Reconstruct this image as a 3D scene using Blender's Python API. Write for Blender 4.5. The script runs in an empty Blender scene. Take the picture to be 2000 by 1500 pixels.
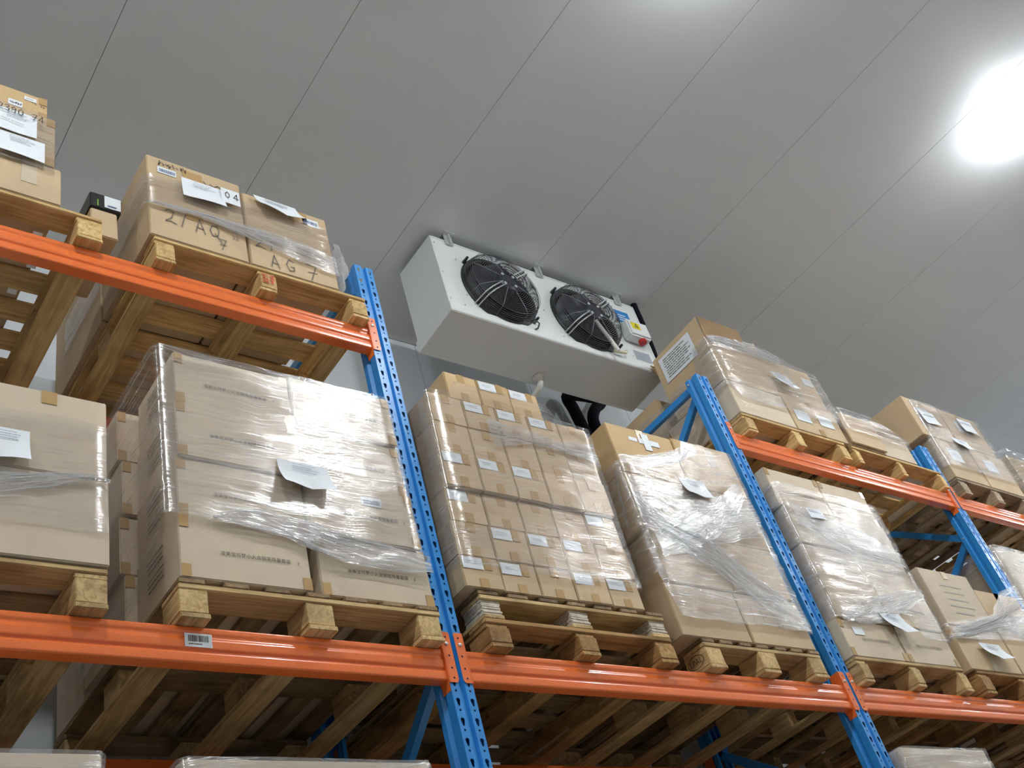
import bpy, bmesh, math, random
from mathutils import Vector, Matrix, noise, geometry
random.seed(11)
S = bpy.context.scene
C = S.collection

# ------------------------------------------------------------------ camera, world, exposure
LB = 3.25                                     # underside of the lower visible rack beam above the floor
cam = bpy.data.cameras.new('camera')
cam.sensor_width = 36.0
cam.lens = 37.812
cam.clip_start = 0.05
cam.clip_end = 200
camo = bpy.data.objects.new('camera', cam)
C.objects.link(camo)
camo.matrix_world = Matrix((
    (0.788548, -0.216052, -0.575772, -2.32462),
    (-0.563629, -0.628414, -0.536113, -2.86338),
    (-0.245995, 0.747273, -0.617308, LB - 1.64607),
    (0, 0, 0, 1)))
S.camera = camo
W = bpy.data.worlds.new('world')
S.world = W
W.use_nodes = True
W.node_tree.nodes['Background'].inputs[0].default_value = (0.02, 0.021, 0.022, 1)
W.node_tree.nodes['Background'].inputs[1].default_value = 1.0
S.view_settings.view_transform = 'Standard'
S.view_settings.look = 'None'
S.view_settings.gamma = 1.0
S.view_settings.use_curve_mapping = False
S.view_settings.exposure = 1.68
S.cycles.max_bounces = 9
LAMP_POWER = 170.0
LAMPS = [(x, -2.06) for x in (-4.97, -1.92, 1.13, 4.18, 7.23, 10.28, 13.33, 16.38)]
CEIL = LB + 3.388

# ------------------------------------------------------------------ materials
def nt(name):
    m = bpy.data.materials.new(name)
    m.use_nodes = True
    t = m.node_tree
    t.nodes.clear()
    out = t.nodes.new('ShaderNodeOutputMaterial')
    return m, t, out

def N(t, kind, **kw):
    n = t.nodes.new(kind)
    for k, v in kw.items():
        if k.startswith('i_'):
            key = k[2:]
            key = int(key) if key.isdigit() else key.replace('_', ' ')
            n.inputs[key].default_value = v
        else:
            setattr(n, k, v)
    return n

def ramp(t, fac, stops):
    r = t.nodes.new('ShaderNodeValToRGB')
    e = r.color_ramp.elements
    while len(e) < len(stops):
        e.new(0.5)
    for el, (p, c) in zip(e, stops):
        el.position = p
        el.color = c if len(c) == 4 else (*c, 1)
    t.links.new(fac, r.inputs[0])
    return r.outputs[0]

def simple(name, col, rough=0.5, metal=0.0, var=0.0, scale=6.0, bump=0.0, coat=0.0, emit=None, spec=0.5):
    m, t, out = nt(name)
    b = N(t, 'ShaderNodeBsdfPrincipled')
    b.inputs['Roughness'].default_value = rough
    b.inputs['Metallic'].default_value = metal
    b.inputs['Coat Weight'].default_value = coat
    b.inputs['Specular IOR Level'].default_value = spec
    if var or bump:
        tc = N(t, 'ShaderNodeTexCoord')
        n = N(t, 'ShaderNodeTexNoise', i_Scale=scale, i_Detail=4.0)
        t.links.new(tc.outputs['Object'], n.inputs['Vector'])
        lo = tuple(c * (1 - var) for c in col)
        hi = tuple(min(1, c * (1 + var)) for c in col)
        t.links.new(ramp(t, n.outputs['Fac'], [(0.3, lo), (0.7, hi)]), b.inputs['Base Color'])
        if bump:
            bp = N(t, 'ShaderNodeBump', i_Strength=bump, i_Distance=0.01)
            t.links.new(n.outputs['Fac'], bp.inputs['Height'])
            t.links.new(bp.outputs[0], b.inputs['Normal'])
    else:
        b.inputs['Base Color'].default_value = (*col, 1)
    if emit:
        b.inputs['Emission Color'].default_value = (*emit[0], 1)
        b.inputs['Emission Strength'].default_value = emit[1]
    t.links.new(b.outputs[0], out.inputs[0])
    return m

def cardboard(name, col, rough=0.62):
    m, t, out = nt(name)
    b = N(t, 'ShaderNodeBsdfPrincipled', i_Roughness=rough)
    b.inputs['Specular IOR Level'].default_value = 0.25
    tc = N(t, 'ShaderNodeTexCoord')
    oi = N(t, 'ShaderNodeObjectInfo')
    ad = N(t, 'ShaderNodeVectorMath', operation='ADD')
    t.links.new(tc.outputs['Object'], ad.inputs[0])
    sc = N(t, 'ShaderNodeVectorMath', operation='SCALE')
    sc.inputs[0].default_value = (31, 17, 23)
    t.links.new(oi.outputs['Random'], sc.inputs['Scale'])
    t.links.new(sc.outputs[0], ad.inputs[1])
    n = N(t, 'ShaderNodeTexNoise', i_Scale=5.0, i_Detail=6.0)
    t.links.new(ad.outputs[0], n.inputs['Vector'])
    c1 = ramp(t, n.outputs['Fac'], [(0.25, tuple(x * .9 for x in col)), (0.75, tuple(min(1, x * 1.07) for x in col))])
    hs = N(t, 'ShaderNodeHueSaturation')
    mr = N(t, 'ShaderNodeMapRange', i_3=0.9, i_4=1.08)
    t.links.new(oi.outputs['Random'], mr.inputs[0])
    t.links.new(mr.outputs[0], hs.inputs['Value'])
    t.links.new(c1, hs.inputs['Color'])
    t.links.new(hs.outputs[0], b.inputs['Base Color'])
    mp = N(t, 'ShaderNodeMapping')
    mp.inputs['Scale'].default_value = (60, 60, 4)
    t.links.new(ad.outputs[0], mp.inputs['Vector'])
    n2 = N(t, 'ShaderNodeTexNoise', i_Scale=2.0, i_Detail=2.0)
    t.links.new(mp.outputs[0], n2.inputs['Vector'])
    bp = N(t, 'ShaderNodeBump', i_Strength=0.12, i_Distance=0.004)
    t.links.new(n2.outputs['Fac'], bp.inputs['Height'])
    t.links.new(bp.outputs[0], b.inputs['Normal'])
    t.links.new(b.outputs[0], out.inputs[0])
    return m

def wood(name, axis, dark, light, stain=0.5):
    m, t, out = nt(name)
    b = N(t, 'ShaderNodeBsdfPrincipled', i_Roughness=0.68)
    b.inputs['Specular IOR Level'].default_value = 0.25
    tc = N(t, 'ShaderNodeTexCoord')
    oi = N(t, 'ShaderNodeObjectInfo')
    sc = N(t, 'ShaderNodeVectorMath', operation='SCALE')
    sc.inputs[0].default_value = (13, 29, 19)
    t.links.new(oi.outputs['Random'], sc.inputs['Scale'])
    ad = N(t, 'ShaderNodeVectorMath', operation='ADD')
    t.links.new(tc.outputs['Object'], ad.inputs[0])
    t.links.new(sc.outputs[0], ad.inputs[1])
    mp = N(t, 'ShaderNodeMapping')
    s = [34.0, 34.0, 34.0]
    s[axis] = 2.0
    mp.inputs['Scale'].default_value = s
    t.links.new(ad.outputs[0], mp.inputs['Vector'])
    n = N(t, 'ShaderNodeTexNoise', i_Scale=1.6, i_Detail=5.0, i_Distortion=0.9)
    t.links.new(mp.outputs[0], n.inputs['Vector'])
    n2 = N(t, 'ShaderNodeTexNoise', i_Scale=5.0, i_Detail=3.0)
    t.links.new(ad.outputs[0], n2.inputs['Vector'])
    c1 = ramp(t, n.outputs['Fac'], [(0.28, dark), (0.62, light)])
    c2 = ramp(t, n2.outputs['Fac'], [(0.32, tuple(x * .45 for x in dark)), (0.55, (1, 1, 1))])
    mx = N(t, 'ShaderNodeMix', data_type='RGBA', blend_type='MULTIPLY')
    mx.inputs[0].default_value = stain
    t.links.new(c1, mx.inputs[6])
    t.links.new(c2, mx.inputs[7])
    hs = N(t, 'ShaderNodeHueSaturation')
    mr = N(t, 'ShaderNodeMapRange', i_3=0.8, i_4=1.12)
    t.links.new(oi.outputs['Random'], mr.inputs[0])
    t.links.new(mr.outputs[0], hs.inputs['Value'])
    t.links.new(mx.outputs[2], hs.inputs['Color'])
    t.links.new(hs.outputs[0], b.inputs['Base Color'])
    bp = N(t, 'ShaderNodeBump', i_Strength=0.25, i_Distance=0.003)
    t.links.new(n.outputs['Fac'], bp.inputs['Height'])
    t.links.new(bp.outputs[0], b.inputs['Normal'])
    t.links.new(b.outputs[0], out.inputs[0])
    return m

def film_mat(name, haze=0.10, gloss=0.08, streak=0.45, tint=(0.97, 0.965, 0.97), ang=0.12, bump=0.5):
    """Clear stretch film: mostly transparent, with stretched wrinkles that catch the lamps."""
    m, t, out = nt(name)
    uv = N(t, 'ShaderNodeUVMap')
    big = N(t, 'ShaderNodeTexNoise', i_Scale=2.3, i_Detail=2.0)
    t.links.new(uv.outputs[0], big.inputs['Vector'])
    def streaks(rot, sx, sy, sc):
        mp = N(t, 'ShaderNodeMapping')
        mp.inputs['Rotation'].default_value = (0, 0, rot)
        mp.inputs['Scale'].default_value = (sx, sy, 1)
        wv = N(t, 'ShaderNodeVectorMath', operation='MULTIPLY_ADD')
        t.links.new(big.outputs['Color'], wv.inputs[0])
        wv.inputs[1].default_value = (0.0, 0.16, 0)
        t.links.new(uv.outputs[0], wv.inputs[2])
        t.links.new(wv.outputs[0], mp.inputs['Vector'])
        n = N(t, 'ShaderNodeTexNoise', i_Scale=sc, i_Detail=4.0, i_Roughness=0.68)
        t.links.new(mp.outputs[0], n.inputs['Vector'])
        return n.outputs['Fac']
    a = streaks(ang, 1.4, 58.0, 1.5)
    bq = streaks(-ang * 2.6, 2.2, 76.0, 1.4)
    msk = ramp(t, big.outputs['Fac'], [(0.42, (0, 0, 0)), (0.58, (1, 1, 1))])
    mx = N(t, 'ShaderNodeMix', data_type='FLOAT')
    t.links.new(msk, mx.inputs[0])
    t.links.new(a, mx.inputs[2])
    t.links.new(bq, mx.inputs[3])
    st = ramp(t, mx.outputs[0], [(0.52, (0, 0, 0)), (0.70, (1, 1, 1))])
    bp = N(t, 'ShaderNodeBump', i_Strength=bump, i_Distance=0.006)
    t.links.new(mx.outputs[0], bp.inputs['Height'])
    tr = N(t, 'ShaderNodeBsdfTransparent')
    tr.inputs[0].default_value = (*tint, 1)
    gl = N(t, 'ShaderNodeBsdfGlossy', i_Roughness=0.12)
    t.links.new(bp.outputs[0], gl.inputs['Normal'])
    di0 = N(t, 'ShaderNodeBsdfDiffuse')
    di0.inputs[0].default_value = (0.9, 0.91, 0.93, 1)
    tl = N(t, 'ShaderNodeBsdfTranslucent')
    tl.inputs[0].default_value = (0.9, 0.91, 0.93, 1)
    di = N(t, 'ShaderNodeMixShader')
    di.inputs[0].default_value = 0.4
    t.links.new(di0.outputs[0], di.inputs[1])
    t.links.new(tl.outputs[0], di.inputs[2])
    def affine(src, k, c):
        q = N(t, 'ShaderNodeMath', operation='MULTIPLY_ADD', use_clamp=True)
        t.links.new(src, q.inputs[0])
        q.inputs[1].default_value = k
        q.inputs[2].default_value = c
        return q.outputs[0]
    m1 = N(t, 'ShaderNodeMixShader')
    t.links.new(affine(st, streak * .8, gloss), m1.inputs[0])
    t.links.new(tr.outputs[0], m1.inputs[1])
    t.links.new(gl.outputs[0], m1.inputs[2])
    m2 = N(t, 'ShaderNodeMixShader')
    t.links.new(affine(st, streak * .45, haze), m2.inputs[0])
    t.links.new(m1.outputs[0], m2.inputs[1])
    t.links.new(di.outputs[0], m2.inputs[2])
    t.links.new(m2.outputs[0], out.inputs[0])
    return m

def ceiling_mat(name, col, rough):
    m, t, out = nt(name)
    b = N(t, 'ShaderNodeBsdfPrincipled')
    b.inputs['Specular IOR Level'].default_value = 0.3
    tc = N(t, 'ShaderNodeTexCoord')
    n = N(t, 'ShaderNodeTexNoise', i_Scale=1.1, i_Detail=4.0)
    t.links.new(tc.outputs['Object'], n.inputs['Vector'])
    t.links.new(ramp(t, n.outputs['Fac'], [(0.3, tuple(c * .955 for c in col)), (0.7, col)]), b.inputs['Base Color'])
    r = ramp(t, n.outputs['Fac'], [(0.35, (rough * .85,) * 3), (0.65, (rough * 1.15,) * 3)])
    t.links.new(r, b.inputs['Roughness'])
    t.links.new(b.outputs[0], out.inputs[0])
    return m

M = {
    'card': cardboard('kraft cardboard', (0.60, 0.445, 0.275)),
    'card_pale': cardboard('pale cardboard', (0.66, 0.545, 0.405)),
    'card_gold': cardboard('golden cardboard', (0.62, 0.43, 0.225)),
    'card_dark': cardboard('cardboard inside', (0.27, 0.165, 0.075)),  # kraft darkened in colour for the open carton's front and back flaps
    'tape': simple('packing tape', (0.50, 0.32, 0.14), 0.22),
    'tape_clear': simple('clear tape', (0.62, 0.52, 0.38), 0.15),
    'paper': simple('white paper', (0.80, 0.83, 0.87), 0.75),
    'sticker': simple('white sticker', (0.78, 0.81, 0.84), 0.5),
    'ink': simple('black ink', (0.035, 0.032, 0.03), 0.7),
    'ink_soft': simple('grey ink', (0.16, 0.14, 0.12), 0.7),
    'ink_faint': simple('faint grey print', (0.42, 0.45, 0.5), 0.7),
    'ink_blue': simple('blue grey ink', (0.09, 0.13, 0.26), 0.7),
    'ink_red': simple('red stamp ink', (0.62, 0.06, 0.03), 0.7),
    'orange': simple('orange powder coat', (0.85, 0.175, 0.035), 0.24, var=0.05, scale=3, coat=0.4),
    'blue': simple('blue powder coat', (0.026, 0.26, 0.68), 0.33, var=0.06, scale=3, coat=0.2),
    'steel': simple('zinc steel', (0.66, 0.67, 0.67), 0.38, metal=0.45),
    'hole': simple('dark steel inside', (0.012, 0.022, 0.05), 0.6),
    'white': simple('white enamel', (0.80, 0.82, 0.82), 0.38, var=0.02, scale=2),
    'pvc': simple('white plastic pipe', (0.78, 0.77, 0.72), 0.4),
    'cream': simple('cream hose', (0.72, 0.68, 0.52), 0.5),
    'wire': simple('grey guard wire', (0.10, 0.104, 0.115), 0.35, metal=0.3),
    'wire_light': simple('bright rod', (0.52, 0.53, 0.55), 0.3, metal=0.25),
    'rod': simple('grey guard rod', (0.25, 0.26, 0.28), 0.35, metal=0.3),
    'fan': simple('black fan', (0.03, 0.032, 0.04), 0.3),
    'fan_ring': simple('black fan ring', (0.02, 0.022, 0.026), 0.4),
    'rubber': simple('black foam lagging', (0.006, 0.006, 0.011), 0.85, spec=0.15),
    'blue_label': simple('blue label', (0.03, 0.24, 0.62), 0.5),
    'yellow': simple('yellow label', (0.80, 0.68, 0.02), 0.5),
    'red': simple('red plastic', (0.55, 0.02, 0.02), 0.4),
    'plate': simple('grey rating plate', (0.42, 0.47, 0.52), 0.4),
    'ceiling': ceiling_mat('cold room ceiling panel', (0.80, 0.815, 0.83), 0.6),
    'ceil_gap': simple('ceiling joint', (0.62, 0.58, 0.53), 0.9),
    'wall': ceiling_mat('cold room wall panel', (0.74, 0.78, 0.82), 0.5),
    'wall_front': simple('far side cartons tone wall', (0.68, 0.66, 0.62), 0.7, var=0.1, scale=1.5),
    'floor': simple('grey epoxy floor', (0.36, 0.365, 0.37), 0.35, var=0.06, scale=0.8),
    'lamp': simple('lamp globe', (0.9, 0.9, 0.9), 0.4, emit=((0.93, 0.98, 1.0), LAMP_POWER)),
    'black_box': simple('black glossy carton', (0.02, 0.022, 0.022), 0.3),
    'green': simple('green print', (0.22, 0.42, 0.05), 0.5),
    'film': film_mat('stretch film', 0.045, 0.17, 0.8, ang=.08, bump=.42),
    'film_heavy': film_mat('heavy stretch film', 0.10, 0.21, 1.0, ang=0.3, bump=.55),
    'film_light': film_mat('thin stretch film', 0.03, 0.13, 0.55, ang=0.04, bump=.42),
    'rope': film_mat('bunched film', 0.5, 0.22, 0.6, bump=.05),
    'band': film_mat('gathered film', 0.16, 0.26, 1.3, bump=.8, ang=.05),
}
WD = {
    'fresh': ((0.48, 0.29, 0.10), (0.80, 0.56, 0.25), 0.3),
    'mid': ((0.40, 0.25, 0.10), (0.74, 0.53, 0.26), 0.42),
    'brown': ((0.29, 0.155, 0.055), (0.52, 0.31, 0.12), 0.5),
    'old': ((0.20, 0.125, 0.06), (0.38, 0.26, 0.14), 0.6),  # dark tone that also holds the shade beneath the lower pallets
    'grey': ((0.30, 0.22, 0.14), (0.50, 0.39, 0.25), 0.6),
}
WOOD = {k: [wood('pallet wood %s along %s' % (k, a), i, *v) for i, a in enumerate('xyz')] for k, v in WD.items()}
PLY = simple('layered board', (0.60, 0.53, 0.43), 0.8, var=0.25, scale=40)

# ------------------------------------------------------------------ mesh helpers
class MB:
    def __init__(self):
        self.v, self.f = [], []
    def add(self, vs, fs):
        o = len(self.v)
        self.v += [tuple(v) for v in vs]
        self.f += [tuple(i + o for i in f) for f in fs]
        return self
    def box(self, x0, x1, y0, y1, z0, z1):
        return self.add([(x0, y0, z0), (x1, y0, z0), (x1, y1, z0), (x0, y1, z0), (x0, y0, z1), (x1, y0, z1), (x1, y1, z1), (x0, y1, z1)],
                        [(0, 3, 2, 1), (4, 5, 6, 7), (0, 1, 5, 4), (1, 2, 6, 5), (2, 3, 7, 6), (3, 0, 4, 7)])
    def tube(self, path, r, n=8, caps=True):
        P = [Vector(p) for p in path]
        R = r if isinstance(r, (list, tuple)) else [r] * len(P)
        vs, up = [], None
        for i, p in enumerate(P):
            d = (P[min(i + 1, len(P) - 1)] - P[max(i - 1, 0)]).normalized()
            if up is None:
                up = Vector((0, 0, 1)) if abs(d.z) < .9 else Vector((1, 0, 0))
            a = d.cross(up).normalized()
            up = a.cross(d).normalized()
            for k in range(n):
                t = 2 * math.pi * k / n
                vs.append(p + (a * math.cos(t) + up * math.sin(t)) * R[i])
        fs = []
        for i in range(len(P) - 1):
            for k in range(n):
                fs.append((i * n + k, i * n + (k + 1) % n, (i + 1) * n + (k + 1) % n, (i + 1) * n + k))
        if caps:
            fs.append(tuple(range(n - 1, -1, -1)))
            fs.append(tuple((len(P) - 1) * n + k for k in range(n)))
        return self.add(vs, fs)
    def ring(self, c, R, r, axis='y', n=48, m=5):
        vs, fs = [], []
        for i in range(n):
            a = 2 * math.pi * i / n
            for k in range(m):
                b = 2 * math.pi * k / m
                rr = R + r * math.cos(b)
                h = r * math.sin(b)
                u, w = rr * math.cos(a), rr * math.sin(a)
                vs.append((c[0] + u, c[1] + h, c[2] + w) if axis == 'y' else (c[0] + u, c[1] + w, c[2] + h))
        for i in range(n):
            for k in range(m):
                fs.append((i * m + k, i * m + (k + 1) % m, ((i + 1) % n) * m + (k + 1) % m, ((i + 1) % n) * m + k))
        return self.add(vs, fs)
    def lathe(self, c, prof, axis='z', n=24):
        """prof: (radius, height) pairs"""
        vs, fs = [], []
        for (r, h) in prof:
            for k in range(n):
                a = 2 * math.pi * k / n
                u, w = r * math.cos(a), r * math.sin(a)
                vs.append((c[0] + u, c[1] + w, c[2] + h) if axis == 'z' else (c[0] + u, c[1] + h, c[2] + w))
        for i in range(len(prof) - 1):
            for k in range(n):
                fs.append((i * n + k, i * n + (k + 1) % n, (i + 1) * n + (k + 1) % n, (i + 1) * n + k))
        return self.add(vs, fs)
    def prism(self, prof, x0, x1):
        """closed (y, z) outline swept along x"""
        n = len(prof)
        vs = [(x0, y, z) for y, z in prof] + [(x1, y, z) for y, z in prof]
        fs = [(i, (i + 1) % n, n + (i + 1) % n, n + i) for i in range(n)]
        fs += [tuple(range(n - 1, -1, -1)), tuple(range(n, 2 * n))]
        return self.add(vs, fs)
    def mesh(self, name, mat, bevel=0.0, smooth=False, fix=True):
        me = bpy.data.meshes.new(name)
        me.from_pydata(self.v, [], self.f)
        if fix or bevel:
            bm = bmesh.new()
            bm.from_mesh(me)
            if fix:
                bmesh.ops.recalc_face_normals(bm, faces=bm.faces)
            if bevel:
                bmesh.ops.bevel(bm, geom=[e for e in bm.edges if len(e.link_faces) == 2 and e.calc_face_angle(0) > .6], offset=bevel, segments=2, affect='EDGES')
            bm.to_mesh(me)
            bm.free()
        if smooth:
            for p in me.polygons:
                p.use_smooth = True
        me.materials.append(mat)
        return me
    def build(self, name, mat, parent=None, loc=(0, 0, 0), **kw):
        return link(name, self.mesh(name, mat, **kw), parent, loc)

def link(name, me, parent=None, loc=(0, 0, 0), rot=None):
    o = bpy.data.objects.new(name, me)
    C.objects.link(o)
    o.location = loc
    if rot:
        o.rotation_euler = rot
    if parent:
        o.parent = parent
    return o

def tag(o, label, cat, group=None):
    o['label'] = label
    o['category'] = cat
    if group:
        o['group'] = group
    return o

def thing(name, label, cat, loc=(0, 0, 0), group=None):
    return tag(link(name, None, None, loc), label, cat, group)

def struct(o):
    o['kind'] = 'structure'
    return o

_tess = {}
def plate_with_holes(outer, holes):
    loops = [[Vector((x, z, 0)) for x, z in outer]] + [[Vector((x, z, 0)) for x, z in h] for h in holes]
    tris = geometry.tessellate_polygon(loops)
    pts = [p for l in loops for p in l]
    return [(p.x, p.y) for p in pts], tris

# ------------------------------------------------------------------ writing
_txt = {}
def text_mesh(body, size, mat, align='LEFT'):
    key = (body, size, mat.name, align)
    if key not in _txt:
        cu = bpy.data.curves.new('lettering', 'FONT')
        cu.body = body
        cu.size = size
        cu.align_x = align
        cu.resolution_u = 2
        o = bpy.data.objects.new('lettering', cu)
        C.objects.link(o)
        me = bpy.data.meshes.new_from_object(o.evaluated_get(bpy.context.evaluated_depsgraph_get()))
        bpy.data.objects.remove(o)
        bpy.data.curves.remove(cu)
        me.materials.clear()
        me.materials.append(mat)
        for v in me.vertices:                       # stand the flat lettering up, facing -Y
            v.co = (v.co.x, 0.0, v.co.y)
        _txt[key] = me
    return _txt[key]

def stroke_mesh(strokes, w, mat, name='handwriting'):
    mb = MB()
    for st in strokes:
        for (x0, z0), (x1, z1) in zip(st[:-1], st[1:]):
            d = Vector((x1 - x0, z1 - z0))
            if d.length < 1e-6:
                continue
            d.normalize()
            n = Vector((-d.y, d.x)) * w * .5
            e = d * w * .3
            mb.add([(x0 - e.x + n.x, 0, z0 - e.y + n.y), (x0 - e.x - n.x, 0, z0 - e.y - n.y), (x1 + e.x - n.x, 0, z1 + e.y - n.y), (x1 + e.x + n.x, 0, z1 + e.y + n.y)], [(0, 1, 2, 3)])
    return mb.mesh(name, mat, fix=False)

GL = {
    '2': [[(0, .8), (.25, 1), (.55, .85), (.4, .4), (0, .05), (.35, .12), (.7, 0)]],
    '1': [[(.15, 1), (.05, 0)]],
    '/': [[(.35, 1), (.05, 0)]],
    'A': [[(0, 0), (.3, 1), (.62, 0)], [(.08, .38), (.55, .32)]],
    'Q': [[(.5, .95), (.15, .9), (0, .5), (.15, .12), (.5, .2), (.6, .6), (.5, .95)], [(.3, .35), (.75, -.25)]],
    'G': [[(.6, .9), (.25, 1), (0, .55), (.2, .1), (.55, .15), (.6, .45), (.35, .45)]],
    '7': [[(0, .95), (.6, .95), (.2, 0)], [(.05, .45), (.6, .5)]],
    '0': [[(.3, 1), (.02, .7), (.02, .3), (.3, 0), (.55, .3), (.55, .7), (.3, 1)]],
    '4': [[(.45, 0), (.45, 1), (0, .3), (.7, .3)]],
    '3': [[(0, .9), (.4, 1), (.5, .75), (.2, .55), (.55, .4), (.45, .05), (0, .1)]],
    '9': [[(.5, .7), (.25, 1), (0, .75), (.2, .5), (.5, .7), (.4, 0)]],
    'W': [[(0, 1), (.2, 0), (.4, .7), (.6, 0), (.8, 1)]],
    'F': [[(0, 0), (0, 1), (.5, 1)], [(0, .55), (.4, .55)]],
    '-': [[(.05, .5), (.4, .5)]],
    ' ': [],
}
def hand(txt, h, adv=.75, slope=0.0):
    out, x = [], 0.0
    for ch in txt:
        for st in GL.get(ch, []):
            out.append([(x + px * h * .8, pz * h + slope * x) for px, pz in st])
        x += h * adv
    return out

def scribble(w, h, n, seed):
    r = random.Random(seed)
    st = []
    x = 0.0
    for i in range(n):
        st.append([(x + r.uniform(0, .6) * w / n, r.uniform(.5, 1) * h), (x + r.uniform(.2, .9) * w / n, r.uniform(0, .4) * h), (x + r.uniform(.5, 1.1) * w / n, r.uniform(.3, 1) * h)])
        x += w / n
    return st

def lines_mesh(w, h, n, seed, mat, t=.0022):
    """rows of small print"""
    r = random.Random(seed)
    mb = MB()
    for i in range(n):
        z = h * (1 - (i + .5) / n)
        x = r.uniform(0, .06) * w
        while x < w * r.uniform(.55, 1):
            l = r.uniform(.05, .2) * w
            mb.add([(x, 0, z - t), (min(w, x + l), 0, z - t), (min(w, x + l), 0, z + t), (x, 0, z + t)], [(0, 1, 2, 3)])
            x += l + .02 * w
    return mb.mesh('print', mat, fix=False)

def barcode_mesh(w, h, seed, mat):
    r = random.Random(seed)
    mb = MB()
    x = 0
    while x < w:
        b = r.choice((.0012, .002, .003)) * w / .06
        mb.add([(x, 0, 0), (x + b, 0, 0), (x + b, 0, h), (x, 0, h)], [(0, 1, 2, 3)])
        x += b + r.choice((.0012, .002)) * w / .06
    return mb.mesh('barcode', mat, fix=False)

# ------------------------------------------------------------------ the room
def zz(r):
    return LB + r

XL, XR, YF, YB = -9.0, 24.0, -4.7, 1.4
fl = struct(MB().box(XL, XR, YF, YB, -.15, 0).build('floor', M['floor']))
ce = struct(MB().box(XL - .1, XR + .1, YF - .1, YB + .1, CEIL + .03, CEIL + .16).build('ceiling', M['ceil_gap']))
PX0, PP = -1.204, 1.005
k0 = math.floor((XL - PX0) / PP)
pan = MB().box(.0013, PP - .0013, YF, YB, 0, .029).mesh('ceiling_panel', M['ceiling'], bevel=.0008)
for k in range(k0, int((XR - PX0) / PP) + 1):
    link('ceiling_panel', pan, ce, (PX0 + k * PP, 0, CEIL))
wb = struct(MB().box(XL, XR, YB + .03, YB + .15, 0, CEIL + .03).build('wall_back', M['ceil_gap']))
wpan = MB().box(.002, PP - .002, 0, .029, 0, CEIL - .002).mesh('wall_panel', M['wall'], bevel=.0015)
for k in range(k0, int((XR - PX0) / PP) + 1):
    link('wall_panel', wpan, wb, (PX0 + .62 + k * PP, YB, 0))
struct(MB().box(XL - .1, XL, YF, YB, 0, CEIL).build('wall_left', M['wall']))
struct(MB().box(XR, XR + .1, YF, YB, 0, CEIL).build('wall_right', M['wall']))
struct(MB().box(XL, XR, YF - .1, YF, 0, CEIL).build('wall_front', M['wall_front']))

# ------------------------------------------------------------------ ceiling lamps
globe = MB().lathe((0, 0, 0), [(.001, -.082), (.055, -.078), (.082, -.066), (.092, -.05), (.093, -.036), (.085, -.026)], n=20).mesh('globe', M['lamp'], smooth=True)
lbase = MB().lathe((0, 0, 0), [(.001, -.001), (.06, -.001), (.066, -.005), (.07, -.026), (.001, -.027)], n=20).mesh('base', M['white'], smooth=False)
LN = ['behind the camera end of the aisle', 'over the aisle beside the left load', 'over the aisle before the cooler', 'at the upper right edge of the view', 'over the aisle past the second blue post', 'farther along the aisle', 'far along the aisle', 'at the far end of the aisle']
for (x, y), ln in zip(LAMPS, LN):
    t_ = thing('ceiling_lamp', 'round white ceiling lamp with glowing globe ' + ln, 'lamp', (x, y, CEIL), 'ceiling lamps over the aisle')
    link('globe', globe, t_)
    link('base', lbase, t_)

# ------------------------------------------------------------------ pallet racking
def keyhole(cx, cz):
    pts = []
    for k in range(9):
        a = math.radians(-35 + 250 * k / 8)
        pts.append((cx + .0085 * math.cos(a), cz + .0085 * math.sin(a)))
    pts += [(cx - .0042, cz - .018), (cx - .002, cz - .022), (cx + .002, cz - .022), (cx + .0042, cz - .018)]
    return pts

def dot(cx, cz, r=.0045):
    return [(cx + r * math.cos(math.pi * k / 4), cz + r * math.sin(math.pi * k / 4)) for k in range(8)]

PITCH, PTOP = .075, LB + 2.2
def post_mesh():
    mb = MB()
    zlow = LB - 1.5
    n = int((PTOP - zlow) / PITCH)
    zb = PTOP - n * PITCH
    for sx in (-1, 1):
        cx = sx * .0315
        outer = [(cx - .0185, 0), (cx + .0185, 0), (cx + .0185, PITCH), (cx - .0185, PITCH)]
        pts, tris = plate_with_holes(outer, [keyhole(cx, .047), dot(cx, .009)])
        for k in range(n):
            mb.add([(x, 0, zb + k * PITCH + z) for x, z in pts], tris)
        mb.add([(cx - .0185, 0, 0), (cx + .0185, 0, 0), (cx + .0185, 0, zb), (cx - .0185, 0, zb)], [(0, 1, 2, 3)])
    prof = [(-.013, 0), (-.0085, .013), (.0085, .013), (.013, 0)]
    side = lambda s: [(s * .05, 0), (s * .051, .004), (s * .051, .038), (s * .040, .046), (s * .040, .058), (s * .055, .068), (s * .055, .095), (s * .038, .095)]
    for pl in (prof, side(-1), side(1)):
        m = len(pl)
        mb.add([(x, y, 0) for x, y in pl] + [(x, y, PTOP) for x, y in pl], [(i, i + 1, m + i + 1, m + i) for i in range(m - 1)])
    return mb.mesh('upright_post', M['blue'], fix=False)
POST = post_mesh()
RDEP = 1.0
FOOT = MB().box(-.07, .07, -.02, .11, 0, .008).box(-.06, .06, .1, .104, .008, .12).mesh('foot_plate', M['blue'])
def brace_between(a, b, parent, name):
    a, b = Vector(a), Vector(b)
    mb = MB()
    L = (b - a).length
    mb.prism([(-.022, -.016), (.022, -.016), (.022, .016), (.016, .016), (.016, -.010), (-.016, -.010), (-.016, .016), (-.022, .016)], 0, L)
    o = mb.build(name, M['blue'], parent)
    d = (b - a).normalized()
    s = Vector((1, 0, 0))
    u = d.cross(s).normalized()
    o.matrix_local = Matrix(((d.x, u.x, s.x, a.x), (d.y, u.y, s.y, a.y), (d.z, u.z, s.z, a.z), (0, 0, 0, 1)))
    return o
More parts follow.
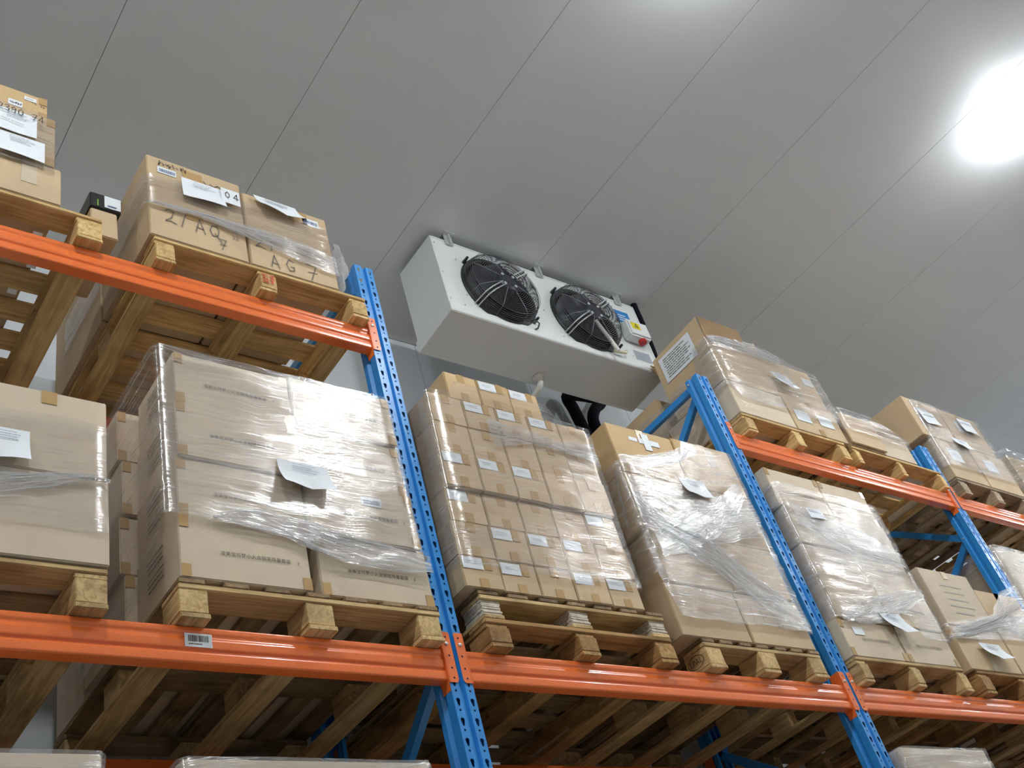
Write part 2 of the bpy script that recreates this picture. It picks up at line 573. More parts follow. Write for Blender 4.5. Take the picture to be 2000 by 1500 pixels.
def frame(x, label, flip):
    t_ = thing('upright_frame', label, 'rack upright', (x, 0, 0), 'blue upright frames of the racking')
    link('upright_post', POST, t_)
    link('upright_post', POST, t_, (0, RDEP, 0), (0, 0, math.pi))
    link('foot_plate', FOOT, t_)
    link('foot_plate', FOOT, t_, (0, RDEP, 0), (0, 0, math.pi))
    yf, yr = .075, RDEP - .075
    brace_between((0, yf, PTOP - .035), (0, yr, PTOP - .035), t_, 'horizontal_brace')
    brace_between((0, yf, .25), (0, yr, .25), t_, 'horizontal_brace')
    z = PTOP - (.09 if flip else .78)
    st = .64
    if not flip:
        brace_between((0, yf, z), (0, yr, z + st), t_, 'diagonal_brace')
    side = 0
    while z - st > .25:
        a = (0, yf if side == 0 else yr, z)
        z -= st
        b = (0, yr if side == 0 else yf, z)
        brace_between(a, b, t_, 'diagonal_brace')
        side ^= 1
    bl = MB()
    for yy in (yf, yr):
        for zz_ in (PTOP - .035, PTOP - .78):
            bl.tube([(-.062, yy, zz_), (.062, yy, zz_)], .006, 6)
    bl.build('bolt', M['steel'], t_)
    return t_
frame(-2.4, 'blue perforated upright frame at the left end of the racking', False)
frame(0, 'blue perforated upright frame left of the ceiling cooler', False)
frame(2.4, 'blue perforated upright frame with bare top bracing, right of the cooler', True)
frame(4.8, 'blue perforated upright frame nearest the right edge of the photo', False)
frame(7.2, 'blue perforated upright frame at the far right end of the racking', True)

BH = .125
BPROF = [(.010, 0), (.0065, .001), (.0045, .004), (.004, .008), (.004, .030), (.0045, .034), (.006, .0365), (.0095, .0385), (.011, .041), (.011, .044), (.0095, .0465), (.006, .049), (.0045, .053), (.004, .058), (.004, .076), (.0045, .080), (.0065, .085), (.0085, .089), (.009, .093), (.0085, .097), (.0065, .101), (.0045, .105), (.004, .109), (.004, BH - .005), (.0048, BH - .002), (.0075, BH), (.052, BH), (.052, 0)]
L_ = 2.4 - .1
BODY = MB().prism(BPROF, .05, 2.35).mesh('beam_body', M['orange'], smooth=True)
BODY.set_sharp_from_angle(angle=math.radians(50))
def conn_mesh():
    mb = MB()
    z0, z1 = -.012, .192
    outer = [(.010, z0 + .012), (.018, z0), (.05, z0), (.05, z1), (.016, z1), (.010, z1 - .006)]
    outer = [(-x + .06, z) for x, z in outer]
    holes = [dot(.031, z, .004) for z in (.17, .095, .045, .006)]
    pts, tris = plate_with_holes(outer, holes)
    mb.add([(x - .06, -.005, z) for x, z in pts], tris)
    # folded cheek along the post side and thickness
    mb.box(-.052, -.047, -.005, .055, z0, z1)
    mb.add([(-.047, 0, z0 - .03), (-.047, .05, z0 - .03), (-.047, .05, z0), (-.047, 0, z0)], [(0, 1, 2, 3)])
    mb.add([(-.052, 0, z0 - .03), (-.052, .05, z0 - .03), (-.052, .05, z0), (-.052, 0, z0)], [(0, 1, 2, 3)])
    return mb
cm = conn_mesh()
CONN_R = cm.mesh('end_connector', M['orange'], fix=False)          # sits on the left half of the post at a beam's right end
c2 = MB()
c2.add([(-x, y, z) for x, y, z in cm.v], [tuple(reversed(f)) for f in cm.f])
CONN_L = c2.mesh('end_connector', M['orange'], fix=False)
BOLT = MB().lathe((0, 0, 0), [(.0075, 0), (.0075, -.004), (.004, -.007), (.0005, -.007)], axis='y', n=8).mesh('bolt', M['steel'])
def beam(x, z, label, rear=False):
    grp = 'orange rack beams'
    if rear:
        t_ = thing('rack_beam', label, 'rack beam', (x + 2.4, RDEP, z), grp)
        t_.rotation_euler = (0, 0, math.pi)
    else:
        t_ = thing('rack_beam', label, 'rack beam', (x, 0, z), grp)
    link('beam_body', BODY, t_)
    for me, px, bx in ((CONN_L, 0, .031), (CONN_R, 2.4, -.031)):
        c = link('end_connector', me, t_, (px, 0, 0))
        link('bolt', BOLT, c, (bx, -.005, .142))
    return t_
L1, L2, L3 = LB - 1.64, LB, LB + 1.6395
BN = {-2.4: 'first bay at the left', 0.0: 'middle bay under the cooler', 2.4: 'bay right of the second blue post', 4.8: 'far right bay'}
beamL = {}
for bx in (-2.4, 0.0, 2.4, 4.8):
    for lv, ln in ((L1, 'bottom'), (L2, 'middle'), (L3, 'top')):
        if lv == L3 and bx == 0.0:
            continue
        beamL[(bx, ln)] = beam(bx, lv, 'orange front beam of the %s level in the %s' % (ln, BN[bx]))
        beam(bx, lv, 'orange rear beam of the %s level in the %s' % (ln, BN[bx]), True)
b_ = beamL[(-2.4, 'middle')]
st = MB().box(0, .09, -.001, 0, 0, .047).build('barcode_sticker', M['sticker'], b_, (2.4 - 1.03, .003, .0525))
st['label'] = 'white barcode sticker'
link('barcode', barcode_mesh(.065, .022, 5, M['ink']), st, (.012, -.0016, .018))
link('barcode', lines_mesh(.05, .006, 1, 3, M['ink_soft'], .002), st, (.012, -.0016, .007))

# ------------------------------------------------------------------ pallets
_bd = {}
def board(dx, dy, dz, mat, bev=.003, key=None, maker=None):
    k = (round(dx, 3), round(dy, 3), round(dz, 3), mat.name, key)
    if k not in _bd:
        mb = MB()
        if maker:
            maker(mb, dx, dy, dz)
            _bd[k] = mb.mesh('board', mat)
        else:
            mb.box(-dx / 2, dx / 2, -dy / 2, dy / 2, -dz / 2, dz / 2)
            _bd[k] = mb.mesh('board', mat, bevel=bev)
    return _bd[k]

def ply_maker(mb, dx, dy, dz):
    r = random.Random(3)
    n = 7
    for i in range(n):
        a, b, c, d = (r.uniform(0, .006) for _ in range(4))
        h = dz / n
        mb.box(-dx / 2 + a, dx / 2 - b, -dy / 2 + c, dy / 2 - d, -dz / 2 + i * h, -dz / 2 + i * h + h * .82)

def pallet(x0, z0, w, label, kind='long', tone='mid', y0=-.045, dep=1.2, h=.145, ndeck=7, ply=False, bw=.1):
    """kind 'long': deck boards run back to front and show their ends; 'cross': deck boards run along the rack"""
    t_ = thing('pallet', label, 'pallet', (x0, y0, z0), 'wooden pallets on the racking')
    wx, wy, wz = WOOD[tone]
    wu = WOOD['old'] if z0 < L3 else WOOD[tone]          # older wood tone below the lower pallets, with their shade put into it
    r = random.Random(int(x0 * 977 + z0 * 131))
    tb = .02
    bh = h - 3 * tb
    jit = lambda: (r.uniform(-.004, .004), r.uniform(-.004, .004), r.uniform(-.012, .012))
    xs = [bw / 2, w / 2, w - bw / 2]
    mb_ = bw * (1.1 if kind == 'long' else .95)
    ws = [bw, mb_, bw]
    ys = [.07, dep / 2, dep - .07]
    for x, ww in zip(xs, ws):
        link('bottom_board', board(ww, dep, tb, wy), t_, (x, dep / 2, tb / 2), (0, 0, r.uniform(-.004, .004)))
        for y in ys:
            if ply:
                link('block', board(ww - .004, .13, bh, PLY, key='ply', maker=ply_maker), t_, (x, y, tb + bh / 2), (0, 0, r.uniform(-.03, .03)))
            else:
                link('block', board(ww - .004, .138, bh, wy), t_, (x + r.uniform(-.003, .003), y + r.uniform(-.004, .004), tb + bh / 2), (0, 0, r.uniform(-.02, .02)))
    if kind == 'long':
        for y in ys:
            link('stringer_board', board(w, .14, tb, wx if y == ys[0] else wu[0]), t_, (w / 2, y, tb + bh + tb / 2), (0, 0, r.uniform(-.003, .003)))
        dw = w / ndeck * .66
        for i in range(ndeck):
            x = dw / 2 + (w - dw) * i / (ndeck - 1)
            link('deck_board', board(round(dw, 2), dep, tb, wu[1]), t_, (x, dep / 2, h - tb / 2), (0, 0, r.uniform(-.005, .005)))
    else:
        for x, ww in zip(xs, ws):
            link('stringer_board', board(ww, dep - .01, tb, wy), t_, (x, dep / 2 + .004, tb + bh + tb / 2))
        for i in range(ndeck):
            y = .06 + (dep - .12) * i / (ndeck - 1)
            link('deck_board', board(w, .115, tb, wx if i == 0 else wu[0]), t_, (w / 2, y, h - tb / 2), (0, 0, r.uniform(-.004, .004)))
    return t_

T2, T3, T1 = L2 + BH + .001, L3 + BH + .001, L1 + BH + .001
PN = {}
PN['p1'] = pallet(-2.28, T2, 1.0, 'wooden pallet under the two tall pale cartons at the lower left', 'cross', 'mid', bw=.1)
PN['p2'] = pallet(-1.06, T2, 1.0, 'rough wooden pallet under the load of printed cartons', 'long', 'mid')
PN['p3'] = pallet(.15, T2, 1.01, 'old brown pallet resting on the beam, under a second pallet', 'cross', 'brown', h=.125, bw=.105)
PN['p3b'] = pallet(.155, T2 + .1255, 1.01, 'pallet with layered blocks stacked on top of an old brown pallet', 'long', 'mid', h=.125, ply=True, y0=-.04)
PN['p4'] = pallet(1.36, T2, .84, 'wooden pallet with an oval black stamp on its left block', 'long', 'mid', bw=.11)
PN['p5'] = pallet(2.5, T2, 1.0, 'wooden pallet beside the second blue post, under printed cartons', 'cross', 'mid', bw=.075)
PN['p6'] = pallet(3.64, T2, 1.0, 'brown wooden pallet right of the film-wrapped carton tower', 'cross', 'brown', bw=.1)
PN['p7'] = pallet(4.9, T2, 1.0, 'wooden pallet under the wrapped load behind the third blue post', 'long', 'mid')
PN['u1'] = pallet(-2.28, T3, 1.0, 'wooden pallet on the top level at the left edge', 'cross', 'fresh', bw=.1)
PN['u2'] = pallet(-1.068, T3, 1.0, 'wooden pallet with a red stamp on its middle block, top level', 'cross', 'fresh', bw=.085)
PN['u3'] = pallet(2.56, T3, 1.02, 'wooden pallet on the top level under the open carton', 'cross', 'fresh', bw=.085)
PN['u4'] = pallet(3.66, T3, 1.06, 'wooden pallet on the top level under low film-draped cartons', 'cross', 'fresh', bw=.055)
PN['u5'] = pallet(4.93, T3, 1.02, 'greyish wooden pallet on the top level behind the third blue post', 'cross', 'grey', bw=.1)
PN['u6'] = pallet(6.05, T3, 1.0, 'wooden pallet on the top level under the rounded wrapped bundle', 'cross', 'mid')
PN['l1'] = pallet(-2.28, T1, 1.0, 'pallet on the bottom level under the left wrapped load', 'long', 'mid')
PN['l2'] = pallet(-1.1, T1, 1.0, 'pallet on the bottom level under the second wrapped load', 'long', 'mid')
PN['l5'] = pallet(2.5, T1, 1.0, 'pallet on the bottom level under the right wrapped load', 'long', 'mid')
PN['l3'] = pallet(.1, T1, 1.0, 'unseen pallet added on the bottom level in the middle bay, left of two', 'long', 'mid')  # unseen pallets from here on, added to carry loads that block floor light
PN['l4'] = pallet(1.25, T1, 1.0, 'unseen pallet added on the bottom level in the middle bay, right of two', 'long', 'mid')
PN['l6'] = pallet(3.6, T1, 1.0, 'unseen pallet added on the bottom level left of the third blue post', 'long', 'mid')
PN['l7'] = pallet(5.0, T1, 2.0, 'unseen pallet added on the bottom level in the far right bay', 'long', 'mid')
# white strapping ends hanging between deck boards, seen under the left top pallet
for i in range(6):
    o = MB().box(-.018, .018, -.0005, .0005, -.011, .011).build('packing_strip', M['paper'], PN['u1'], (.80 + random.uniform(-.03, .03), .15 + i * .165, .118), )
    o.rotation_euler = (math.radians(60), 0, random.uniform(-.2, .2))
# oval stamp on the left side of the left front block
st_ = []
for rr in (1.0,):
    st_.append([(.055 + .05 * math.cos(a), .036 + .029 * math.sin(a)) for a in [2 * math.pi * k / 24 for k in range(25)]])
o = link('stamp', stroke_mesh(st_, .0035, M['ink'], 'stamp'), PN['p4'], (-.006, .128, .022), (0, 0, -math.pi / 2))
o2 = link('stamp', text_mesh('EPAL', .037, M['ink'], 'CENTER'), PN['p4'], (-.006, .073, .046), (0, 0, -math.pi / 2))
# red stamp on the middle block of the second top pallet
sr = [[(0, .05), (.028, .05)], [(.004, .028), (.026, .028)], [(.012, .05), (.01, .004)], [(.026, .028), (.024, .004)], [(0, .004), (.032, .004)],
      [(.038, .05), (.062, .05)], [(.04, .03), (.062, .03)], [(.05, .05), (.05, .002)], [(.045, .015), (.045, .002)]]
link('red_stamp', stroke_mesh(sr, .0055, M['ink_red'], 'red_stamp'), PN['u2'], (.5 - .031, -.006, .045))

# ------------------------------------------------------------------ cartons
def carton_mesh(w, d, h, mat, seed):
    bm = bmesh.new()
    bmesh.ops.create_cube(bm, size=1)
    bmesh.ops.scale(bm, vec=(w, d, h), verts=bm.verts)
    bmesh.ops.bevel(bm, geom=list(bm.edges), offset=.004, segments=2, affect='EDGES')
    bmesh.ops.subdivide_edges(bm, edges=[e for e in bm.edges if e.calc_length() > .08], cuts=3, use_grid_fill=True)
    r = random.Random(seed)
    amp = [r.uniform(-.0035, .0012) for _ in range(6)]
    amp[4], amp[5] = -.002, -.002
    for v in bm.verts:
        u = (v.co.x / w * 2, v.co.y / d * 2, v.co.z / h * 2)
        for ax in range(3):
            if abs(u[ax]) > .985:
                o1, o2 = u[(ax + 1) % 3], u[(ax + 2) % 3]
                k = (1 - o1 * o1) * (1 - o2 * o2)
                if k > .01:
                    i = ax * 2 + (u[ax] > 0)
                    v.co[ax] += math.copysign(amp[i] * k, u[ax])
        nz = noise.noise_vector(Vector((v.co.x * 5 + seed, v.co.y * 5, v.co.z * 5)))
        v.co.x += nz.x * .0025
        v.co.z += nz.z * .0008
    for v in bm.verts:
        v.co.z += h / 2
    me = bpy.data.meshes.new('carton')
    bm.to_mesh(me)
    bm.free()
    me.materials.append(mat)
    return me

_seed = [0]
def carton(x0, x1, y0, y1, z0, z1, label, group, mat='card', tape='', name='carton', gap=.003):
    _seed[0] += 1
    x0 += gap; x1 -= gap; z1 -= .0025; z0 += .001
    w, d, h = x1 - x0, y1 - y0, z1 - z0
    o = link(name, carton_mesh(w, d, h, M[mat], _seed[0]), None, ((x0 + x1) / 2, (y0 + y1) / 2, z0))
    tag(o, label, 'carton', group)
    o['dims'] = (w, d, h)
    for c in tape:
        tm = 'tape'
        tw = min(.05, w * .22)
        tl = min(.055, h * .3)
        if c == 'T':
            decal(o, 'tape', M[tm], -tw / 2, tw / 2, h - tl, h - .002)
        elif c == 'B':
            decal(o, 'tape', M[tm], -tw / 2, tw / 2, .002, tl)
        elif c == 'L':
            decal(o, 'tape', M[tm], -w / 2 + .002, -w / 2 + .035, h - .05, h - .002)
            decal(o, 'tape', M[tm], -w / 2 + .002, -w / 2 + .035, .002, .05)
        elif c == 'R':
            decal(o, 'tape', M[tm], w / 2 - .035, w / 2 - .002, h - .05, h - .002)
            decal(o, 'tape', M[tm], w / 2 - .035, w / 2 - .002, .002, .05)
        elif c == 'V':
            decal(o, 'tape', M['tape_clear'], -tw / 2, tw / 2, .002, h - .002)
    return o

FRONT = .0022
def decal(o, name, mat, u0, u1, z0, z1, off=FRONT, tilt=0.0):
    d = o['dims'][1]
    y = -d / 2 - off
    mb = MB()
    cx, cz = (u0 + u1) / 2, (z0 + z1) / 2
    mb.box(u0 - cx, u1 - cx, -.0006, .0006, z0 - cz, z1 - cz)
    return mb.build(name, mat, o, (cx, y, cz))if not tilt else link(name, mb.mesh(name, mat), o, (cx, y, cz), (0, tilt, 0))

def put(o, name, me, u, z, off=.004, rot=0.0):
    """mesh lying in XZ set on the carton's front face, u from its centre line"""
    return link(name, me, o, (u, -o['dims'][1] / 2 - off, z), (0, rot, 0))

def put_side(o, name, me, v, z, off=.005):
    """mesh set on the left (-X) side; v measured from the rear towards the front"""
    return link(name, me, o, (-o['dims'][0] / 2 - off, o['dims'][1] / 2 - v, z), (0, 0, -math.pi / 2))

def sticker(o, u, z, w, h, seed=0, code=False):
    s = decal(o, 'sticker', M['sticker'], u, u + w, z, z + h, .003)
    if code:
        link('barcode', barcode_mesh(w * .8, h * .5, seed, M['ink_blue']), s, (-w * .4, -.0012, -h * .3))
    else:
        link('print', lines_mesh(w * .6, h * .35, 2, seed, M['ink_faint'], .0014), s, (-w * .3, -.0012, -h * .1))
    return s

PRINT = '凌美宝可梦小火龙钢笔限量套装'
def printed(o, u, z, s=.0185, mat='ink'):
    put(o, 'print', text_mesh(PRINT, s, M[mat]), u, z)
    put(o, 'print', text_mesh('F', s * 1.15, M['ink_soft']), u + s * 15.3, z - .004)

ORD = ['lowest', 'second', 'third', 'fourth', 'fifth', 'sixth', 'top']
YC = -.045
# --- P2: eight printed cartons in front, more behind on the left
g = 'printed cartons left of the first blue post'
zr = [.272, .520, .772, 1.026, 1.278]
xl = [(-1.052, -.574), (-1.042, -.553), (-1.034, -.55), (-1.024, -.545)]
xr = [(-.536, -.06), (-.551, -.072), (-.547, -.075), (-.542, -.075)]
TN = ['lowest tier', 'second tier up', 'third tier up', 'top tier']
for i in range(4):
    o = carton(*xl[i], YC + (.012 if i % 2 else 0), .315, zz(zr[i]), zz(zr[i + 1]), 'printed carton, left of its pair, %s, beside the tall pale cartons' % TN[i], g, 'card_pale', 'LR')
    printed(o, -.91 - (o.location.x), .10)
    for s_ in (.12, .24):
        put_side(o, 'print', lines_mesh(.16, .06, 3, i + 3, M['ink_soft'], .003), .1, s_ * .6)
    o = carton(*xr[i], YC + (.012 if i % 2 == 0 else 0), .33, zz(zr[i]), zz(zr[i + 1] + (.004 if i == 3 else 0)), 'printed carton, right of its pair, %s, against the first blue post' % TN[i], g, 'card_pale', 'LR' if i == 0 else 'R')
    printed(o, -.42 - (o.location.x), .105)
    if i == 1:
        sticker(o, .0, .165, .09, .042, 8, True)
    b = carton(-1.085 - .01 * (i % 2), -.62, .34 + .01 * (i % 2), .74, zz(zr[i]), zz(zr[i + 1] - .005), 'carton behind the printed pair, %s, seen from its left side' % TN[i], g, 'card_pale', 'L')
    put_side(b, 'print', lines_mesh(.18, .06, 3, i + 9, M['ink_soft'], .003), .1, .1)
    carton(-1.06, -.62, .75, 1.12, zz(zr[i]), zz(zr[i + 1] - .006), 'rearmost carton on the left of the printed load, %s' % TN[i], g, 'card_pale')

for j, (z0, z1) in enumerate(((.272, .77), (.77, 1.26))):
    carton(-.60, -.08, .35, 1.12, zz(z0), zz(z1), '%s carton hidden behind the right half of the printed load' % ('lower', 'upper')[j], g, 'card_pale')

# --- P1: tall pale cartons at the left edge
g = 'tall pale cartons at the lower left'
p1 = {}
for j, (a, b_) in enumerate(((-1.66, -1.274), (-2.05, -1.664))):
    for i, (z0, z1) in enumerate(((.274, .598), (.598, .935))):
        o = carton(a, b_ - .004 * i, YC - .005, .5, zz(z0), zz(z1), '%s pale carton of the tall stack at the left edge, %s' % (('lower', 'upper')[i], ('right column', 'outer column')[j]), g, 'card_pale', 'T' if i else '')
        p1[(j, i)] = o
        carton(a, b_ - .006, .51, 1.06, zz(z0), zz(z1), 'rear %s carton of the tall pale stack, %s' % (('lower', 'upper')[i], ('right column', 'outer column')[j]), g, 'card_pale')

# --- P3: small cartons below the cooler
g = 'small cartons stacked below the cooler'
zr = [.378, .528, .698, .868, 1.058, 1.235, 1.405, 1.575]
seams = [.292, .482, .67, .868]
marks = {0: (0, 1, 3, 4), 1: (1, 2, 3), 2: (0, 4), 3: (0, 1, 2), 5: (1, 2, 3), 6: (1, 2)}
CN = ['leftmost', 'second', 'middle', 'fourth', 'rightmost']
for i in range(7):
    lo, hi = [(.095, 1.07), (.1, 1.072), (.118, 1.076), (.128, 1.08), (.146, 1.09), (.155, 1.1), (.29, .855)][i]
    n = 3 if i == 6 else 5
    yj = [0, .0, .008, -.012, .0, .0, .012][i]
    for c in range(n):
        a, b_ = lo + (hi - lo) * c / n, lo + (hi - lo) * (c + 1) / n
        cn = (CN[c] if n == 5 else ('left', 'middle', 'right')[c])
        lab = '%s small carton in the %s row, stack below the cooler%s' % (cn, ORD[i] if i else 'lowest', ', white sticker' if c in marks.get(i, ()) else '')
        o = carton(a, b_, YC + yj + random.uniform(-.003, .003), .46, zz(zr[i]), zz(zr[i + 1]), lab, g, 'card' if i < 6 else 'card_gold', 'TB' if c not in marks.get(i, ()) else 'B', gap=.002)
        if c in marks.get(i, ()):
            w, d, h = o['dims']
            sticker(o, -w / 2 + .006, h - .062, .1, .052, i * 7 + c)
            decal(o, 'tape', M['tape'], .02, .055, h - .06, h - .002)
    a = lo + (.01 if i else 0)
    carton(a, a + .3, .47, .82, zz(zr[i]), zz(zr[i + 1]), 'rear carton on the left flank of the small-carton stack, %s row' % ORD[i], g, 'card')
    carton(a, a + .3, .83, 1.14, zz(zr[i]), zz(zr[i + 1]), 'rearmost carton on the left flank of the small-carton stack, %s row' % ORD[i], g, 'card')

for j, (z0, z1) in enumerate(((.378, .868), (.868, 1.39))):
    carton(.47, 1.06, .47, 1.12, zz(z0), zz(z1), '%s carton hidden behind the small-carton stack' % ('lower', 'upper')[j], g, 'card')

# --- P4: wrapped load on the stamped pallet
g = 'wrapped cartons on the stamped pallet'
zr = [.272, .548, .850, 1.19, 1.508]
xa = [(1.245, 1.722, 2.195), (1.285, 1.735, 2.18), (1.262, 1.73, 2.2), (1.268, 1.752, 2.215)]
for i in range(4):
    a, m_, b_ = xa[i]
    mat = 'card_gold' if i == 3 else 'card'
    for nm, p, q in (('left', a, m_), ('right', m_ + .008, b_)):
        o = carton(p, q, YC - .006 * (i == 1), .5, zz(zr[i]), zz(zr[i + 1] + (.012 if i == 3 and nm == 'right' else 0)), 'brown carton, %s, %s half of the wrapped load above the stamped pallet' % (TN[i], nm), g, mat, 'T' if i == 3 else '')
        if i == 3 and nm == 'left':
            w, d, h = o['dims']
            for q_, (u0, u1, z0, z1) in enumerate(((-.1, -.04, .225, .25), (-.03, .12, .22, .255), (0, .05, .18, .29))):
                decal(o, 'tape', M['sticker'], u0, u1, z0, z1, .003 + .0016 * q_)
        if i == 3 and nm == 'right':
            decal(o, 'sticker', M['sticker'], -.12, -.06, .255, .285, .003)
            decal(o, 'tape', M['tape_clear'], .02, .07, .18, .31, .003)
        if i == 0 and nm == 'right':
            put(o, 'handwriting', stroke_mesh(hand('1FW7', .1, .8), .003, M['ink_soft']), -.17, .1)
        if i == 1 and nm == 'left':
            put(o, 'handwriting', stroke_mesh(scribble(.16, .06, 5, 4), .0025, M['ink_soft']), -.08, .17)
    carton(a + .01, a + .4, .51, 1.08, zz(zr[i]), zz(zr[i + 1]), 'rear brown carton on the left flank of the wrapped load, %s' % TN[i], g, 'card')

for j, (z0, z1) in enumerate(((.272, .85), (.85, 1.48))):
    carton(1.70, 2.17, .51, 1.08, zz(z0), zz(z1), '%s carton hidden behind the right half of the wrapped load' % ('lower', 'upper')[j], g, 'card')

# --- P5: wrapped printed cartons right of the second post
g = 'printed cartons right of the second blue post'
zr = [.272, .492, .762, .968, 1.222, 1.488]
for i in range(5):
    xo = (.0, .02, .035, .03, .01)[i]
    for nm, p, q in (('left', 2.495 + xo, 2.998), ('right', 3.004, 3.5 - .008 * i)):
        o = carton(p, q, YC + (.004, -.006, .01, .0, .008)[i], .5, zz(zr[i]), zz(zr[i + 1]), 'pale printed carton, %s tier, %s half of the tower beside the second blue post' % (ORD[i] if i < 4 else 'top', nm), g, 'card_pale', 'LR' if i in (0, 4) else '')
        put(o, 'print', text_mesh(PRINT, .0178, M['ink_soft']), (2.645 if nm == 'left' else 3.14) - o.location.x, .10)
        if i == 0 and nm == 'left':
            decal(o, 'sticker', M['sticker'], 2.6 - o.location.x, 2.69 - o.location.x, .13, .175, .003)
        if i == 4 and nm == 'left':
            s_ = MB().box(-.0006, .0006, -.1, .1, -.07, .07).build('sticker', M['sticker'], o, (-o['dims'][0] / 2 - .003, -.10, .16))
            link('print', lines_mesh(.15, .1, 6, 4, M['ink_soft'], .004), s_, (-.002, .075, -.05), (0, 0, -math.pi / 2))
        if nm == 'left':
            put_side(o, 'print', lines_mesh(.2, .09, 3, i, M['ink'], .005), .1, .05)
    carton(2.51 + xo, 2.99, .51, 1.08, zz(zr[i]), zz(zr[i + 1]), 'rear carton on the left flank of the tower by the second post, %s tier' % (ORD[i] if i < 4 else 'top'), g, 'card_pale')

for j, (z0, z1) in enumerate(((.272, .85), (.85, 1.48))):
    carton(3.01, 3.48, .51, 1.08, zz(z0), zz(z1), '%s carton hidden behind the right half of the printed tower' % ('lower', 'upper')[j], g, 'card_pale')
# --- P6
g = 'cartons tied with a film rope at the right'
o = carton(3.6, 4.165, YC, .45, zz(.272), zz(.556), 'brown carton with a hanging paper sheet, lower left of the roped load', g, 'card', 'V')
o = carton(4.175, 4.72, YC, .45, zz(.272), zz(.548), 'brown carton lower right of the roped load at the picture edge', g, 'card')
o = carton(3.632, 4.195, YC + .01, .45, zz(.57), zz(.968), 'pale upright carton with faint print on top of the roped load', g, 'card_pale', 'T')
put(o, 'print', lines_mesh(.28, .24, 5, 3, M['ink_faint'], .0022), -.12, .07)
o = carton(4.21, 4.74, YC + .02, .45, zz(.551), zz(.885), 'taped carton on the upper right of the roped load', g, 'card', 'TV')
carton(3.66, 4.62, .46, 1.1, zz(.272), zz(.7), 'rear carton behind the roped load', g, 'card')
# --- P7
g = 'wrapped load behind the third blue post'
for i, (z0, z1) in enumerate(((.272, .8), (.8, 1.32))):
    for j in range(2):
        carton(4.88 + j * .5, 5.37 + j * .5, YC + .03, .5, zz(z0), zz(z1), '%s %s carton in the load behind the third blue post' % (('lower', 'upper')[i], ('near', 'far')[j]), g, 'card_pale')

carton(4.9, 5.88, .51, 1.1, zz(.272), zz(1.2), 'rear carton of the load behind the third blue post', g, 'card_pale')
# --- top level, second load (handwritten)
g = 'handwritten cartons on the top level'
ua = carton(-1.088, -.644, YC, .5, zz(1.912), zz(2.448), 'carton marked 21AQ7 with a white 04 card, left of the pair', g, 'card', '')
ub = carton(-.638, -.2, YC, .5, zz(1.912), zz(2.405), 'carton marked 21 AG 7, right of the handwritten pair', g, 'card', '')
carton(-1.09, -.65, .51, 1.12, zz(1.912), zz(2.43), 'rear carton behind the 21AQ7 carton', g, 'card')
carton(-.64, -.21, .51, 1.12, zz(1.912), zz(2.4), 'rear carton behind the 21 AG 7 carton', g, 'card')
for o, u in ((ua, -.055), (ub, .02)):
    decal(o, 'tape', M['tape'], u, u + .09, .42 if o is ua else .40, .50 if o is ua else .48, .003)
    decal(o, 'tape', M['tape'], u, u + .075, .165, .215, .003)
put(ua, 'handwriting', stroke_mesh(hand('2/AQ', .085, .78, -.06), .0045, M['ink_soft']), -.15, .105)
put(ua, 'handwriting', stroke_mesh(hand('7', .07), .004, M['ink_soft']), .085, .03)
put(ua, 'handwriting', stroke_mesh(scribble(.13, .035, 8, 2), .0035, M['ink']), -.17, .475)
put(ua, 'handwriting', stroke_mesh([[(0, .03), (.02, .0), (.16, .005), (.13, -.025)], [(.03, .025), (.05, .012), (.07, .03), (.09, .01), (.12, .02)]], .004, M['ink']), .04, .435)
put(ua, 'stamp', text_mesh('22', .032, M['ink_soft']), .15, .125)
put(ua, 'stamp', stroke_mesh(scribble(.05, .03, 7, 9), .0025, M['ink_soft'], 'stamp'), .148, .165)
put(ub, 'handwriting', stroke_mesh(hand('21', .085, .85), .0045, M['ink_soft']), -.185, .125)
put(ub, 'handwriting', stroke_mesh(hand('AG', .08, .95), .0045, M['ink_soft']), -.12, .02)
put(ub, 'handwriting', stroke_mesh(hand('7', .105), .005, M['ink_soft']), .06, .01)
sticker(ua, -.172, .425, .085, .042, 3, True)
sticker(ub, .085, .4, .085, .05, 5, True)

# --- top level, left edge load
g = 'mixed cartons at the upper left edge'
u1 = carton(-1.95, -1.44, YC, .42, zz(1.912), zz(2.135), 'lowest carton of the mixed stack at the upper left edge', g, 'card', '')
decal(u1, 'tape', M['tape_clear'], .10, .16, .08, .22)
u2 = carton(-1.96, -1.468, YC, .42, zz(2.135), zz(2.452), 'middle carton with white papers in the upper left stack', g, 'card', 'R')
u3 = carton(-1.93, -1.497, YC + .02, .42, zz(2.452), zz(2.612), 'top brown carton with small stickers in the upper left stack', g, 'card_gold', 'R')
carton(-2.22, -1.97, YC, .42, zz(1.912), zz(2.5), 'tall carton at the outer end of the upper left stack', g, 'card')
s_ = decal(u3, 'sticker', M['sticker'], -1.657 - u3.location.x, -1.6 - u3.location.x, .036, .075, .003)
link('print', stroke_mesh(scribble(.045, .016, 5, 3), .003, M['ink']), s_, (-.022, -.0012, -.008))
s_ = decal(u3, 'sticker', M['sticker'], -1.595 - u3.location.x, -1.546 - u3.location.x, .103, .128, .003)
link('print', lines_mesh(.035, .01, 1, 3, M['ink_soft'], .0015), s_, (-.018, -.0012, -.005))
put(u3, 'handwriting', stroke_mesh(scribble(.05, .02, 3, 8), .002, M['ink_soft']), .16, .085)
carton(-1.30, -1.185, .04, .4, zz(1.912), zz(2.075), 'narrow brown carton beside the upper left stack, below the black box', g, 'card')
bb = carton(-1.305, -1.17, .035, .3, zz(2.075), zz(2.172), 'small black box with a white label, on a narrow brown carton', g, 'black_box', name='black_box')
